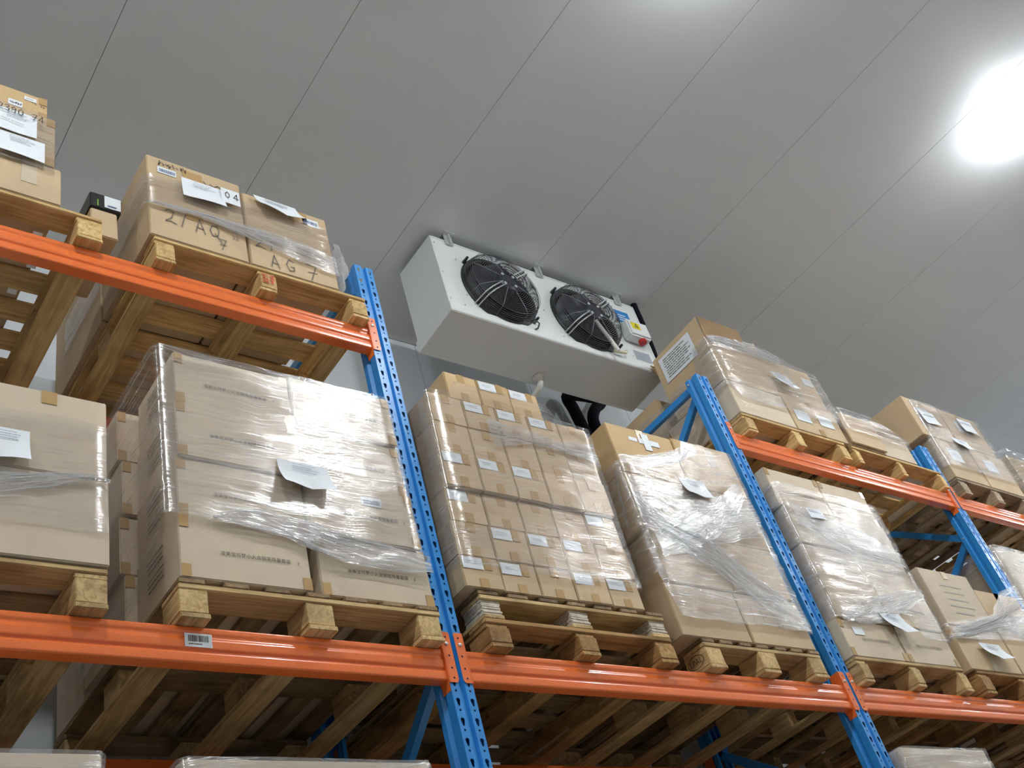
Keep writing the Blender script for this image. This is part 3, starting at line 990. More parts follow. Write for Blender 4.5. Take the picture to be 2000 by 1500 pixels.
decal(bb, 'sticker', M['sticker'], -.005, .063, .012, .085, .003)
decal(bb, 'print', M['green'], -.035, -.03, .01, .05, .003)
put(bb, 'print', lines_mesh(.05, .012, 1, 2, M['ink_blue'], .004), .004, .018, .006)

carton(-2.22, -1.86, .43, 1.1, zz(1.912), zz(2.3), 'rear carton, outer half, behind the upper left stack', g, 'card')
carton(-1.85, -1.44, .43, 1.1, zz(1.912), zz(2.2), 'rear carton, inner half, behind the upper left stack', g, 'card')
# --- top level, right loads
g = 'film-wrapped cartons under the ceiling right of the cooler'
u31 = carton(2.557, 3.104, YC, .5, zz(1.912), zz(2.185), 'lower left carton under the open carton, top level', g, 'card_pale')
u32 = carton(3.11, 3.645, YC, .5, zz(1.912), zz(2.205), 'lower right carton with two white stickers, top level', g, 'card', 'TB')
u33 = carton(3.11, 3.63, YC + .01, .5, zz(2.205), zz(2.548), 'upper right carton with a hanging sheet, top level', g, 'card', 'V')
for o, q in ((u32, ((3.165, .09), (3.41, .1))),):
    for x, z in q:
        s_ = decal(o, 'sticker', M['sticker'], x - o.location.x, x + .15 - o.location.x, z, z + .095, .003)
s_ = decal(u33, 'sticker', M['sticker'], .13, .24, .2, .27, .003)
carton(2.565, 3.1, .51, 1.1, zz(1.912), zz(2.2), 'rear lower carton behind the open carton, top level', g, 'card')
carton(2.58, 3.1, .51, 1.05, zz(2.2), zz(2.48), 'rear upper carton behind the open carton, top level', g, 'card')
# open carton: walls and raised flaps are parts
ob = thing('open_carton', 'open carton with raised flaps and a large white label on its side', 'carton', (2.557, YC, zz(2.186)), g)
ob_h = .35
MB().box(0, .006, 0, .44, 0, ob_h).box(.541, .547, 0, .44, 0, ob_h).box(.006, .541, 0, .006, 0, ob_h).box(.006, .541, .434, .44, 0, ob_h).box(.006, .541, .006, .434, 0, .006).build('walls', M['card'], ob, bevel=0)
def flap(pts, mat):
    a, b, c, d = [Vector(p) for p in pts]
    n = (b - a).cross(d - a).normalized() * .005
    vs = [a, b, c, d, a + n, b + n, c + n, d + n]
    MB().add(vs, [(0, 3, 2, 1), (4, 5, 6, 7), (0, 1, 5, 4), (1, 2, 6, 5), (2, 3, 7, 6), (3, 0, 4, 7)]).build('flap', mat, ob)
flap([(.0, 0, ob_h), (.0, .44, ob_h), (.005, .44, ob_h + .17), (.005, .0, ob_h + .185)], M['card'])
flap([(.006, 0, ob_h), (.42, 0, ob_h), (.37, -.03, ob_h + .155), (.008, -.012, ob_h + .18)], M['card_dark'])
flap([(.547, 0, ob_h), (.547, .44, ob_h), (.548, .44, ob_h + .13), (.548, 0, ob_h + .13)], M['card'])
flap([(.006, .44, ob_h), (.541, .44, ob_h), (.541, .47, ob_h + .16), (.006, .47, ob_h + .16)], M['card_dark'])
lb = MB().box(-.001, 0, 0, .30, 0, .2).build('side_label', M['sticker'], ob, (-.004, .09, .28))
lb['label'] = 'large white printed label'
link('print', lines_mesh(.25, .16, 9, 5, M['ink_soft'], .0035), lb, (-.002, .275, .02), (0, 0, -math.pi / 2))

carton(3.115, 3.63, .51, 1.1, zz(1.912), zz(2.4), 'rear right carton of the film-wrapped load right of the cooler', g, 'card')
g = 'low cartons draped in film on the top level'
carton(3.69, 4.60, .47, 1.1, zz(1.912), zz(2.1), 'rear carton of the low draped load, top level', g, 'card')
o = carton(3.682, 4.05, YC - .005, .45, zz(1.912), zz(2.212), 'left taller carton of the low draped load, top level', g, 'card', 'B')
o = carton(4.055, 4.445, YC, .45, zz(1.912), zz(2.115), 'right lower carton of the low draped load, top level', g, 'card_pale')
o = tag(MB().box(3.665, 4.06, -.068, -.053, zz(1.925), zz(2.19)).build('flat_carton', M['card'], bevel=.003), 'flat folded carton leaning on the low draped load', 'carton', g)

g = 'wrapped cartons on the top level behind the third blue post'
for i, (z0, z1, a, m_, b_) in enumerate(((1.912, 2.295, 4.925, 5.42, 5.93), (2.295, 2.68, 4.83, 5.33, 5.88))):
    for nm, p, q in (('left', a, m_ - .005), ('right', m_ + .005, b_)):
        o = carton(p, q, YC, .7, zz(z0), zz(z1), '%s %s carton of the wrapped load above the third blue post' % (('lower', 'upper')[i], nm), g, 'card', 'T')
        sticker(o, -.12, .18, .17, .12, i + 4)
carton(4.95, 5.88, .71, 1.1, zz(1.912), zz(2.4), 'rear carton of the load above the third blue post', g, 'card')
g = 'wrapped bundle at the right edge of the top level'
carton(6.08, 6.95, YC, .7, zz(1.912), zz(2.38), 'wrapped carton bundle on the top level at the right edge', g, 'card')

# --- bottom level: some reach into view, unseen ones are added to block floor light
g = 'wrapped cartons on the bottom level'
for nm, a, b_, top in (('left', -2.2, -1.305, -.32), ('second', -1.085, -.245, -.33), ('right', 2.49, 3.25, -.215), ('unseen first middle', .10, 1.08, -.40), ('second middle', 1.25, 2.25, -.40), ('far right', 3.6, 4.6, -.30), ('farthest', 5.0, 7.0, -.30)):
    zb = T1 + .146
    zt = zz(top)
    for i in range(2):
        carton(a, b_, YC, 1.12, .003 + zb + (zt - zb) * i / 2, zb + (zt - zb) * (i + 1) / 2, '%s carton of the %s wrapped load on the bottom level' % (('lower', 'upper')[i], nm), g, 'card_pale')

# ------------------------------------------------------------------ paper sheets tucked into the film
def sheet(x0, x1, z0, z1, label, y=-.062, lift=.03, seed=0, skew=0.0, n=7, tone='paper', prints=4):
    """A4 sheet hanging free: top edge near the load, lower edge curling outwards"""
    vs, fs = [], []
    for j in range(n + 1):
        for i in range(n + 1):
            u, v = i / n, j / n
            x = x0 + (x1 - x0) * u + skew * (1 - v)
            z = z0 + (z1 - z0) * v
            yy = y - .004 - lift * (1 - v) ** 2 * (.35 + .65 * abs(math.sin(u * 2.1 + seed)))
            vs.append((x, yy, z))
    m = n + 1
    for j in range(n):
        for i in range(n):
            fs.append((j * m + i, j * m + i + 1, (j + 1) * m + i + 1, (j + 1) * m + i))
    k = len(vs)
    vs2 = [(x, yy + .0012, z) for x, yy, z in vs]
    fs2 = [tuple(reversed([q + k for q in f])) for f in fs]
    rim = []
    edge = [j for j in range(m)] + [j * m + n for j in range(1, m)] + [n * m + i for i in range(n - 1, -1, -1)] + [j * m for j in range(n - 1, 0, -1)]
    for p, q in zip(edge, edge[1:] + edge[:1]):
        rim.append((p, q, q + k, p + k))
    o = MB().add(vs + vs2, fs + fs2 + rim).build('paper_sheet', M[tone], None, fix=True)
    for p_ in o.data.polygons:
        p_.use_smooth = False
    tag(o, label, 'paper', 'paper sheets tucked into the wrapped loads')
    if prints:
        w = abs(x1 - x0) * .55
        q = link('print', lines_mesh(w, (z1 - z0) * .3, prints, seed + 3, M['ink_faint'], .0016), o, (x0 + (x1 - x0) * .25, y - .0075 - lift * .08, z0 + (z1 - z0) * .62), (0, .03, 0))
    return o
sheet(-1.70, -1.516, zz(2.112), zz(2.243), 'white sheet hanging over the middle carton of the upper left stack', lift=.012, seed=1)
o = sheet(-1.71, -1.55, zz(2.254), zz(2.40), 'white sheet with handwriting, upper of two on the upper left stack', lift=.006, seed=2)
link('handwriting', stroke_mesh(hand('2390 74', .04, .66, -.05), .0035, M['ink']), o, (-1.705, -.0745, zz(2.372)))
link('print', text_mesh('MADE IN JAPAN', .0125, M['ink_soft']), o, (-1.69, -.0745, zz(2.315)), (0, .1, 0))
sheet(-.938, -.742, zz(2.202), zz(2.335), 'white sheet on the 21AQ7 carton beside the 04 card', lift=.02, seed=3)
o = sheet(-.757, -.668, zz(2.247), zz(2.345), 'white card reading 04 on the 21AQ7 carton', lift=.0, seed=4, prints=0, y=-.070)
link('handwriting', stroke_mesh(hand('04', .042, .95), .0035, M['ink']), o, (-.738, -.0765, zz(2.28)))
sheet(-.59, -.375, zz(2.29), zz(2.385), 'white sheet on the 21 AG 7 carton', lift=.04, seed=5, skew=.03)
sheet(-1.66, -1.53, zz(.600), zz(.732), 'white sheet on the tall pale cartons at the left edge', lift=.03, seed=6)
sheet(-.661, -.45, zz(.688), zz(.82), 'white sheet hanging at the centre of the printed load', lift=.05, seed=2)
sheet(1.657, 1.85, zz(1.103), zz(1.22), 'white sheet on the wrapped load above the stamped pallet', lift=.03, seed=8, tone='sticker')
sheet(2.89, 3.09, zz(.432), zz(.553), 'white sheet on the lowest printed cartons by the second blue post', lift=.05, seed=2, skew=.04)
sheet(2.70, 2.84, zz(1.143), zz(1.215), 'small torn white sheet high on the tower by the second post', lift=.012, seed=3, prints=2)
sheet(3.80, 4.03, zz(.34), zz(.447), 'white sheet hanging below the film rope at the right', lift=.05, seed=2, skew=.02)
sheet(3.095, 3.27, zz(2.268), zz(2.39), 'white sheet on the film-wrapped top load right of the cooler', lift=.035, seed=5, skew=.04)
sheet(4.94, 5.14, zz(2.41), zz(2.55), 'white sheet, left of two, on the load above the third post', lift=.02, seed=6)
sheet(5.53, 5.735, zz(2.464), zz(2.61), 'white sheet, right of two, on the load above the third post', lift=.02, seed=7)
sheet(5.225, 5.437, zz(2.245), zz(2.34), 'white sheet, lower and central, on the load above the third post', lift=.03, seed=8)

# ------------------------------------------------------------------ stretch film
def path_pts(corners, ds):
    out, s = [], 0.0
    for (a, b) in zip(corners[:-1], corners[1:]):
        a, b = Vector(a), Vector(b)
        L = (b - a).length
        n = max(1, round(L / ds))
        d = (b - a) / L
        nrm = Vector((d.y, -d.x))
        for i in range(n):
            out.append((a + d * (L * i / n), nrm, s + L * i / n))
        s += L
    out.append((Vector(corners[-1]), nrm, s))
    return out

def film(corners, bot, top, label, mat='film', seed=0, amp=.005, ds=.05, nv=56, bulge=0.0, ragged=.012, lean=0.0, z0=0.0, over=None, parent=None, name='stretch_film'):
    P = path_pts(corners, ds)
    vs, fs, uv = [], [], []
    for i, (p, nrm, s) in enumerate(P):
        # smooth the corner normals
        q = P[max(0, i - 1)][1] + nrm
        q.normalize()
        zb, zt = bot(p.x, p.y), top(p.x, p.y)
        zb += ragged * noise.noise(Vector((s * 6, seed, 1.3)))
        zt += ragged * noise.noise(Vector((s * 5, seed, 7.7)))
        for j in range(nv + 1):
            v = j / nv
            z = zb + (zt - zb) * v
            dsp = amp * (noise.noise(Vector((s * 2.2 + z * .8, z * 22, seed))) + .5 * noise.noise(Vector((s * 5, z * 45, seed + 9)))) + amp
            dsp += bulge * math.sin(math.pi * v)
            vs.append((p.x + q.x * dsp + lean * (z - z0), p.y + q.y * dsp, z))
            uv.append((s, z))
    m = nv + 1
    for i in range(len(P) - 1):
        for j in range(nv):
            fs.append((i * m + j, (i + 1) * m + j, (i + 1) * m + j + 1, i * m + j + 1))
    me = bpy.data.meshes.new(name)
    me.from_pydata(vs, [], fs)
    ul = me.uv_layers.new(name='UVMap')
    for lp in me.loops:
        ul.data[lp.index].uv = (uv[lp.vertex_index][0] + seed * 3.1, uv[lp.vertex_index][1])
    for p_ in me.polygons:
        p_.use_smooth = True
    me.materials.append(M[mat])
    o = link(name, me, parent)
    if label:
        tag(o, label, 'stretch film', 'clear film around the loads')
    return o

def rope(parent, pts, width, n, seed, r0=.0022, y=-.066, spread=.03, name='bunched_film'):
    """gathered film: many thin twisted folds running along a polyline of (x, z)"""
    r = random.Random(seed)
    mb = MB()
    V = [Vector((p[0], y if len(p) == 2 else p[2], p[1])) for p in pts]
    W_ = width if isinstance(width, (list, tuple)) else [width] * len(V)
    def at(t):
        f = t * (len(V) - 1)
        i = min(int(f), len(V) - 2)
        k = f - i
        return V[i].lerp(V[i + 1], k), W_[i] * (1 - k) + W_[i + 1] * k
    # the wide wrinkled strip of film behind the gathered folds
    bv, bf, bu = [], [], []
    nu, nw = 48, 10
    for i in range(nu + 1):
        c, w = at(i / nu)
        for j in range(nw + 1):
            q = j / nw * 2 - 1
            d = .010 * noise.noise(Vector((i * .13, q * 5 + seed, seed * 1.7)))
            bv.append((c.x, c.y + .006 - abs(d) * 1.2, c.z + q * w * 1.35 + .012 * noise.noise(Vector((i * .2, q, seed)))))
            bu.append((i / nu * (V[-1] - V[0]).length + seed, q * w * 1.3))
    for i in range(nu):
        for j in range(nw):
            bf.append((i * (nw + 1) + j, (i + 1) * (nw + 1) + j, (i + 1) * (nw + 1) + j + 1, i * (nw + 1) + j + 1))
    bme = bpy.data.meshes.new('gathered_band')
    bme.from_pydata(bv, [], bf)
    bl_ = bme.uv_layers.new(name='UVMap')
    for lp in bme.loops:
        bl_.data[lp.index].uv = bu[lp.vertex_index]
    for p_ in bme.polygons:
        p_.use_smooth = True
    bme.materials.append(M['band'])
    link('gathered_band', bme, parent)
    n = int(n * .45)
    r0 *= .8
    for s in range(n):
        t0 = r.uniform(-.2, .45)
        t1 = t0 + r.uniform(.35, .9)
        t0, t1 = max(0, t0), min(1, t1)
        if t1 - t0 < .1:
            continue
        off, dr, ph = r.uniform(-1, 1), r.uniform(-.6, .6), r.uniform(0, 6)
        path = []
        k = 9
        for i in range(k):
            t = t0 + (t1 - t0) * i / (k - 1)
            c, w = at(t)
            path.append((c.x, c.y - spread * .25 * (1 + math.sin(ph + t * 7)) * .5, c.z + w * (1.25 * off + dr * (t - .5) + .12 * math.sin(ph + t * 19))))
        rr = r0 * r.uniform(.3, 1.0)
        mb.tube(path, [rr * .3] + [rr] * (k - 2) + [rr * .3], 4, False)
    me = mb.mesh(name, M['rope'], smooth=True, fix=False)
    ul = me.uv_layers.new(name='UVMap')
    for lp in me.loops:
        c = me.vertices[lp.vertex_index].co
        ul.data[lp.index].uv = (c.x, c.z)
    o = link(name, me, parent)
    o['kind'] = 'stuff'
    return o

def loadpath(a, b, yb=.9, yr=.3, y=-.056, e=.012):
    return [(a - e, yb), (a - e, y + .02), (a - e + .02, y), (b + e - .02, y), (b + e, y + .02), (b + e, yr)]

# P2
f2 = film(loadpath(-1.095, -.074, .75, .25, -.056, .004), lambda x, y: zz(.30 if y > 0 else .505 - .065 * max(0, (x + 1.04))), lambda x, y: zz(1.277), 'clear film around the printed cartons left of the first blue post', 'film', 1)
rope(f2, [(-.93, zz(.515)), (-.80, zz(.53)), (-.65, zz(.512)), (-.5, zz(.478)), (-.33, zz(.452)), (-.06, zz(.44))], [.004, .03, .035, .05, .045, .03], 70, 2)
# P1
f1 = film(loadpath(-2.05, -1.276, .2, .5, -.058, .004), lambda x, y: zz(.39), lambda x, y: zz(.82), 'clear film band around the tall pale cartons at the left', 'film_light', 2)
rope(f1, [(-1.75, zz(.50)), (-1.6, zz(.52)), (-1.45, zz(.562)), (-1.33, zz(.592)), (-1.275, zz(.59))], [.03, .03, .02, .006, .003], 40, 3)
# P3
f3 = film(loadpath(.097, 1.072, .95, .42, -.062, .006), lambda x, y: zz(.47), lambda x, y: zz(1.40 + (.09 if .22 < x < .82 else 0)), 'clear film around the small cartons below the cooler', 'film_light', 3, lean=.045, z0=zz(.378))
rope(f3, [(.45, zz(1.22)), (.7, zz(1.25)), (.85, zz(1.235)), (1.1, zz(1.235))], [.06, .03, .02, .05], 26, 4, .0016)
# P4
f4 = film(loadpath(1.262, 2.2, .75, .4, -.062, .014), lambda x, y: zz(.60 if x < 1.26 else (.36 + .0 * x)), lambda x, y: zz(1.25 + (.14 if x > 1.65 else .29 * max(0, x - 1.26) * .9) + (.10 if x > 1.8 else 0)), 'heavily wrinkled film around the load above the stamped pallet', 'film_heavy', 4, amp=.006)
rope(f4, [(1.25, zz(.98)), (1.38, zz(.86)), (1.64, zz(.77)), (1.83, zz(.63)), (2.05, zz(.49)), (2.19, zz(.41))], [.10, .07, .09, .09, .08, .04], 64, 5, .0018)
rope(f4, [(1.27, zz(1.02)), (1.5, zz(.97)), (1.8, zz(.98)), (2.18, zz(1.06))], [.10, .13, .12, .08], 40, 15, .0013, y=-.070)
rope(f4, [(1.30, zz(.74)), (1.55, zz(.86)), (1.85, zz(1.0)), (2.15, zz(1.22))], [.05, .08, .07, .04], 30, 16, .0012, y=-.072)
rope(f4, [(1.26, zz(1.255)), (1.45, zz(1.27)), (1.7, zz(1.36)), (1.9, zz(1.46))], [.02, .03, .03, .03], 26, 6, .0016)
rope(f4, [(1.255, zz(1.24), -.02), (1.25, zz(1.05), .02), (1.245, zz(.88), .03)], [.01, .01, .01], 20, 7, .0018)
# P5
f5 = film(loadpath(2.52, 3.49, .8, .4, -.06, .014), lambda x, y: zz(.50 if y > 0 or x < 2.95 else .50 - .0 * x + (.06 if x < 3.2 else -.08)), lambda x, y: zz(1.37), 'clear film around the tower beside the second blue post', 'film', 5, amp=.005)
rope(f5, [(2.53, zz(.50)), (2.75, zz(.53)), (2.95, zz(.58)), (3.2, zz(.66)), (3.48, zz(.74))], [.02, .05, .06, .05, .02], 50, 8, .0018)
rope(f5, [(2.56, zz(1.16)), (2.8, zz(1.06)), (3.15, zz(1.02)), (3.46, zz(.96))], [.05, .10, .08, .04], 26, 18, .0012, y=-.070)
# P6: the band is gathered into a rope
f6 = film(loadpath(3.615, 4.74, .3, .3, -.056, .006), lambda x, y: zz(.46 + .06 * (x - 3.6)), lambda x, y: zz(.57 + .14 * (x - 3.6)), 'film band gathered into a rope across the right cartons', 'film_heavy', 6, amp=.006, nv=10)
rope(f6, [(3.6, zz(.50)), (3.84, zz(.545)), (4.2, zz(.63)), (4.45, zz(.70)), (4.74, zz(.77))], [.03, .03, .04, .12, .14], 90, 9, .003)
# P7
film(loadpath(4.88, 5.87, .5, .5, -.02, .012), lambda x, y: zz(.3), lambda x, y: zz(1.33), 'clear film around the load behind the third blue post', 'film_heavy', 7, amp=.008)
# top level
g2 = film(loadpath(-1.09, -.2, .95, .45, -.056, .006), lambda x, y: zz(2.10 - .05 * (x + 1.08)), lambda x, y: zz(2.30 + .02 * (x + 1.08)), 'clear film band around the handwritten cartons', 'film', 8, nv=16)
rope(g2, [(-1.09, zz(2.10)), (-.84, zz(2.115)), (-.6, zz(2.10)), (-.45, zz(2.09)), (-.2, zz(2.05))], [.008, .012, .035, .05, .05], 70, 10, .0018)
film([(-.185, -.03), (-.155, .0), (-.165, .06), (-.19, .1)], lambda x, y: zz(1.99), lambda x, y: zz(2.26), '', 'rope', 9, amp=.018, ds=.01, nv=20, bulge=.02, parent=g2, name='loose_film_tail')
g1 = film(loadpath(-1.96, -1.474, .3, .05, -.058, .005), lambda x, y: zz(2.09), lambda x, y: zz(2.44), 'clear film around the mixed cartons at the upper left', 'film', 10, nv=16)
g3 = film(loadpath(2.556, 3.645, .95, .45, -.06, .01), lambda x, y: zz(2.04 if x > 2.6 else 2.12), lambda x, y: zz(2.53 + .05 * math.sin((x - 2.55) * 3.2)) if y < .1 else zz(2.36), 'wrinkled film around the top load right of the cooler', 'film_heavy', 11, amp=.008, bulge=.012, ragged=.03)
rope(g3, [(2.56, zz(2.52)), (2.75, zz(2.54)), (3.0, zz(2.56)), (3.3, zz(2.55))], [.02, .04, .05, .03], 36, 12, .002)
g4 = film([(3.672, .2), (3.672, -.076), (4.06, -.08), (4.45, -.056), (4.46, .2)], lambda x, y: zz(2.03), lambda x, y: zz(2.225 - (.0 if x < 4.05 else .25 * (x - 4.05))), 'film draped over the low cartons on the top level', 'film', 12, nv=12, amp=.006)
g5 = film(loadpath(4.93, 5.9, .5, .6, -.058, .012), lambda x, y: zz(2.02), lambda x, y: zz(2.66), 'film around the load above the third blue post', 'film_heavy', 13, amp=.008)
film(loadpath(6.08, 6.95, .5, .6, -.06, .02), lambda x, y: zz(1.95), lambda x, y: zz(2.42), 'film around the bundle at the right edge of the top level', 'film_heavy', 14, amp=.02, bulge=.05)
# bottom level
film(loadpath(-2.2, -1.305, .3, .6, -.058, .006), lambda x, y: T1 + .2, lambda x, y: zz(-.322), 'film around the left load on the bottom level', 'film_heavy', 15, ragged=.003)
film(loadpath(-1.085, -.245, .3, .6, -.058, .006), lambda x, y: T1 + .2, lambda x, y: zz(-.332), 'film around the second load on the bottom level', 'film_heavy', 16, ragged=.003)
film(loadpath(2.49, 3.25, .5, .6, -.058, .006), lambda x, y: T1 + .5, lambda x, y: zz(-.217), 'film around the right load on the bottom level', 'film_heavy', 17, ragged=.004)

# ------------------------------------------------------------------ ceiling cooler
AX0, AX1, AYF, AYB, AZ0, AZ1 = .945, 2.70, .456, .816, zz(2.66), zz(3.338)
ac = thing('unit_cooler', 'white twin-fan cooler hanging from the ceiling above the racking', 'cooler', (AX0, AYF, AZ0))
AW, AD, AH = AX1 - AX0, AYB - AYF, AZ1 - AZ0
FC = [(.44, .325), (1.16, .325)]
FR = .262
# front sheet with two round openings, and the other five sides
mb = MB()
circ = [[(cx + FR * math.cos(2 * math.pi * k / 32), cz + FR * math.sin(2 * math.pi * k / 32)) for k in range(32)] for cx, cz in FC]
pts, tris = plate_with_holes([(0, .075), (AW, .075), (AW, AH), (0, AH)], circ)
mb.add([(x, 0, z) for x, z in pts], tris)
mb.add([(0, 0, .075), (AW, 0, .075), (AW, 0, AH), (0, 0, AH), (0, AD, .075), (AW, AD, .075), (AW, AD, AH), (0, AD, AH)],
       [(0, 4, 7, 3), (1, 2, 6, 5), (3, 7, 6, 2), (0, 1, 5, 4), (4, 5, 6, 7)])
mb.build('housing', M['white'], ac, fix=False)
MB().box(-.003, .012, -.004, AD, .075, AH + .001).box(AW - .012, AW + .003, -.004, AD, .075, AH + .001).box(0, AW, -.004, .004, AH - .012, AH + .001).build('edge_fold', M['white'], ac, bevel=.002)
MB().prism([(-.012, .072), (-.016, .066), (-.016, .012), (-.010, .004), (.02, 0), (AD - .02, -.02), (AD + .006, -.016), (AD + .008, .05), (AD + .008, .074), (-.006, .078)], -.012, AW + .012).build('drip_tray', M['white'], ac, bevel=.003)
sc_ = MB()
for x, z in ((.02, .12), (.02, .35), (.02, .62), (.16, .52), (.16, .2), (.80, .30), (.80, .5), (1.52, .12), (1.52, .6), (.12, .1), (.9, .1)):
    sc_.lathe((x, -.004, z), [(.005, 0), (.004, -.003), (.0005, -.003)], axis='y', n=8)
sc_.build('screw', M['steel'], ac)
for i, (cx, cz) in enumerate(FC):
    # venturi ring
    fan = MB().lathe((cx, 0, cz), [(FR + .022, -.001), (FR + .022, -.012), (FR + .004, -.02), (FR - .004, -.02), (FR - .012, .02), (FR - .006, .12), (.001, .121)], axis='y', n=48).build('fan', M['fan_ring'], ac, smooth=True)
    gb = MB()
    for k in range(7):
        gb.ring((cx, -.022 - k * .0105, cz), FR + .012 - .0006 * k * k, .0021, n=56, m=4)
    for k in range(15):
        R_ = FR - .006 - k * .0125
        gb.ring((cx, -.094 - .016 * (k / 15.0), cz), R_, .0018, n=48, m=4)
    gb.build('fan_guard', M['wire'], fan, smooth=True)
    # radial rods
    for a in [22.5 + 45 * q for q in range(8)]:
        ar = math.radians(a)
        d = Vector((math.cos(ar), 0, math.sin(ar)))
        if abs((a - 22.5) % 180 - 90) < 50 and False:
            continue
        p = [Vector((cx, -.018, cz)) + d * (FR + .012), Vector((cx, -.088, cz)) + d * (FR - .012), Vector((cx, -.1, cz)) + d * (FR - .05), Vector((cx, -.116, cz)) + d * .07]
        MB().tube(p, .0022, 6).build('guard_rod', M['rod'], fan, smooth=True)
    for a in (40, 220):
        ar = math.radians(a)
        d = Vector((math.cos(ar), 0, math.sin(ar)))
        nn = Vector((-d.z, 0, d.x))
        for s in (-.013, .013):
            p = [Vector((cx, -.006, cz)) + d * (FR + .035) + nn * s, Vector((cx, -.1, cz)) + d * (FR - .0) + nn * s, Vector((cx, -.124, cz)) + d * (FR - .06) + nn * s, Vector((cx, -.124, cz)) + d * .075 + nn * s]
            MB().tube(p, .0045, 6).build('motor_arm', M['wire_light'], fan, smooth=True)
    hub = MB().lathe((cx, 0, cz), [(.001, -.118), (.055, -.118), (.07, -.108), (.074, -.05), (.074, .03), (.001, .03)], axis='y', n=24).build('motor', M['fan'], fan, smooth=False)
    bb_ = MB()
    for k in range(4):
        a = math.radians(45 + 90 * k)
        bb_.lathe((cx + .058 * math.cos(a), -.118, cz + .058 * math.sin(a)), [(.011, .002), (.011, -.004), (.007, -.007), (.0005, -.007)], axis='y', n=10)
    bb_.build('mount_bolt', M['wire_light'], fan)
    for k in range(6):
        a0 = math.radians(60 * k + 12)
        vs, fs = [], []
        for q in range(7):
            rr = .07 + (FR - .03 - .07) * q / 6
            sw = .10 + .30 * q / 6
            wd = .26 + .12 * math.sin(q / 6 * 2.6)
            for t in range(4):
                a = a0 + sw + wd * (t / 3 - .5) * 1.7
                vs.append((cx + rr * math.cos(a), -.045 + .07 * (t / 3) - .01 * q / 6, cz + rr * math.sin(a)))
        for q in range(6):
            for t in range(3):
                fs.append((q * 4 + t, q * 4 + t + 1, q * 4 + t + 5, q * 4 + t + 4))
        MB().add(vs, fs).build('fan_blade', M['fan'], fan, smooth=True, fix=False)
    for a in (140, 320):
        ar = math.radians(a)
        p0 = Vector((cx + (FR + .03) * math.cos(ar), -.004, cz + (FR + .03) * math.sin(ar)))
        MB().tube([p0, p0 + Vector((0, -.05, 0))], [.012, .008], 8).build('guard_clip', M['fan'], fan)
# cable loop under the first fan
MB().tube([(.60, -.03, .09), (.635, -.05, .10), (.655, -.05, .085), (.65, -.03, .06), (.635, -.012, .055)], .0055, 8).build('fan_cable', M['wire'], ac, smooth=True)
# white conduit in front of the second fan and the cream hose
MB().tube([(1.165, -.085, .26), (1.275, -.085, .02)], .0135, 12).build('white_conduit', M['pvc'], ac, smooth=False)
MB().tube([(1.30, -.03, .075), (1.34, -.05, .06), (1.39, -.05, .07), (1.43, -.03, .11)], .012, 10).build('cream_hose', M['cream'], ac, smooth=True)
# junction box
jb = MB().box(1.50, 1.70, -.085, 0, .255, .405).build('junction_box', M['white'], ac, bevel=.012)
MB().box(1.53, 1.61, -.0875, -.0855, .315, .375).build('warning_sticker', M['yellow'], jb)
link('warning_mark', stroke_mesh([[(0, .03), (.01, .012), (.004, .012), (.012, -.004)], [(-.014, -.008), (.003, .026), (.02, -.008), (-.014, -.008)]], .0035, M['ink'], 'warning_mark'), jb, (1.57, -.089, .338))
MB().lathe((1.625, -.05, .255), [(.028, .0), (.028, -.022), (.001, -.022)], axis='z', n=16).build('rotary_switch', M['red'], jb)
bs = MB().box(1.53, 1.66, -.003, -.001, .455, .575).build('information_sticker', M['blue_label'], ac)
link('print', lines_mesh(.1, .07, 3, 4, M['sticker'], .005), bs, (1.545, -.0045, .47))
rp = MB().box(1.55, 1.70, -.003, -.001, .105, .19).build('rating_plate', M['plate'], ac)
link('print', lines_mesh(.12, .06, 5, 6, M['ink_faint'], .003), rp, (1.565, -.0045, .117))
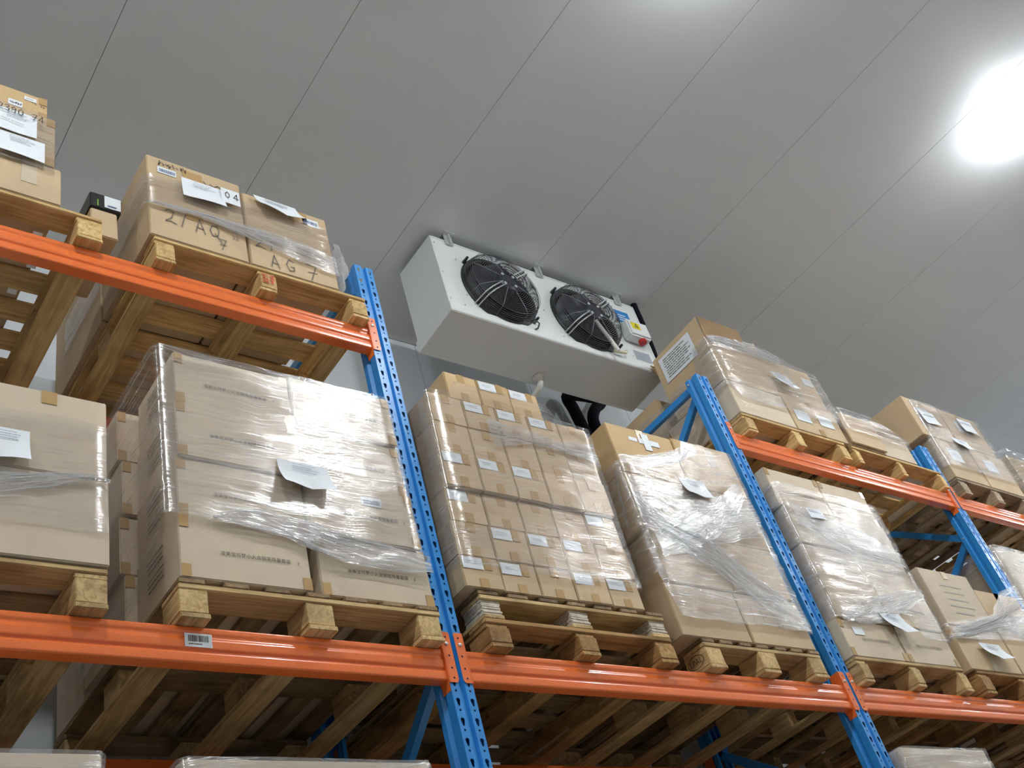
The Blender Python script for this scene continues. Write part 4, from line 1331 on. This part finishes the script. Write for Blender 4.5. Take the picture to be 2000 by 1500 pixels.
# hanging brackets
for x in (.14, .88, 1.60):
    for y in (-.012, AD - .05):
        b = MB()
        zt = CEIL - AZ0
        b.box(x - .03, x + .03, y, y + .006, AH - .04, zt - .004)
        b.box(x - .04, x + .04, y - .03, y + .04, zt - .006, zt - .0005)
        b.lathe((x, y, AH - .015), [(.009, 0), (.009, -.006), (.0005, -.008)], axis='y', n=8)
        b.tube([(x, y - .014, zt - .006), (x, y - .014, AH - .05)], .006, 8)
        b.build('hanging_bracket', M['steel'], ac)
# drain pipe
MB().lathe((.86, .285, -.02), [(.001, .0), (.04, .0), (.04, -.012), (.024, -.016), (.024, -.04)], n=20).tube([(.86, .285, -.03), (.86, .285, -.065), (.862, .295, -.082), (.866, .33, -.095), (.875, .60, -.13), (.88, .90, -.17)], .0215, 12).build('drain_pipe', M['pvc'], ac, smooth=True)

def pipe(name, path, r, label, group=None):
    # refine with Catmull-Rom
    P = [Vector(p) for p in path]
    Q = []
    for i in range(len(P) - 1):
        p0, p1, p2, p3 = P[max(i - 1, 0)], P[i], P[i + 1], P[min(i + 2, len(P) - 1)]
        for k in range(6):
            t = k / 6
            Q.append(.5 * ((2 * p1) + (p2 - p0) * t + (2 * p0 - 5 * p1 + 4 * p2 - p3) * t * t + (3 * p1 - p0 - 3 * p2 + p3) * t ** 3))
    Q.append(P[-1])
    return tag(MB().tube(Q, r, 12).build(name, M['rubber'], smooth=True), label, 'pipe', group)
gp = 'black lagged refrigerant pipes at the cooler'
pipe('lagged_pipe', [(2.745, .47, CEIL), (2.745, .47, zz(3.2)), (2.74, .475, zz(3.0)), (2.745, .49, zz(2.88)), (2.765, .56, zz(2.80)), (2.78, .7, zz(2.78))], .026, 'black lagged pipe dropping from the ceiling at the right end of the cooler', gp)
pipe('lagged_pipe', [(2.60, 1.0, zz(2.90)), (2.68, 1.29, zz(3.18)), (2.715, 1.31, zz(3.06)), (2.75, 1.32, zz(2.92)), (2.765, 1.32, zz(2.80)), (2.77, 1.32, zz(2.4)), (2.77, 1.32, zz(1.2))], .045, 'black lagged pipe on the back wall, left arm of the fork', gp)
pipe('lagged_pipe', [(3.10, 1.29, zz(3.30)), (3.02, 1.29, zz(3.19)), (2.93, 1.29, zz(3.11)), (2.86, 1.29, zz(2.98)), (2.865, 1.29, zz(2.80)), (2.865, 1.29, zz(2.4)), (2.865, 1.29, zz(1.2))], .045, 'black lagged pipe on the back wall, right arm of the fork', gp)
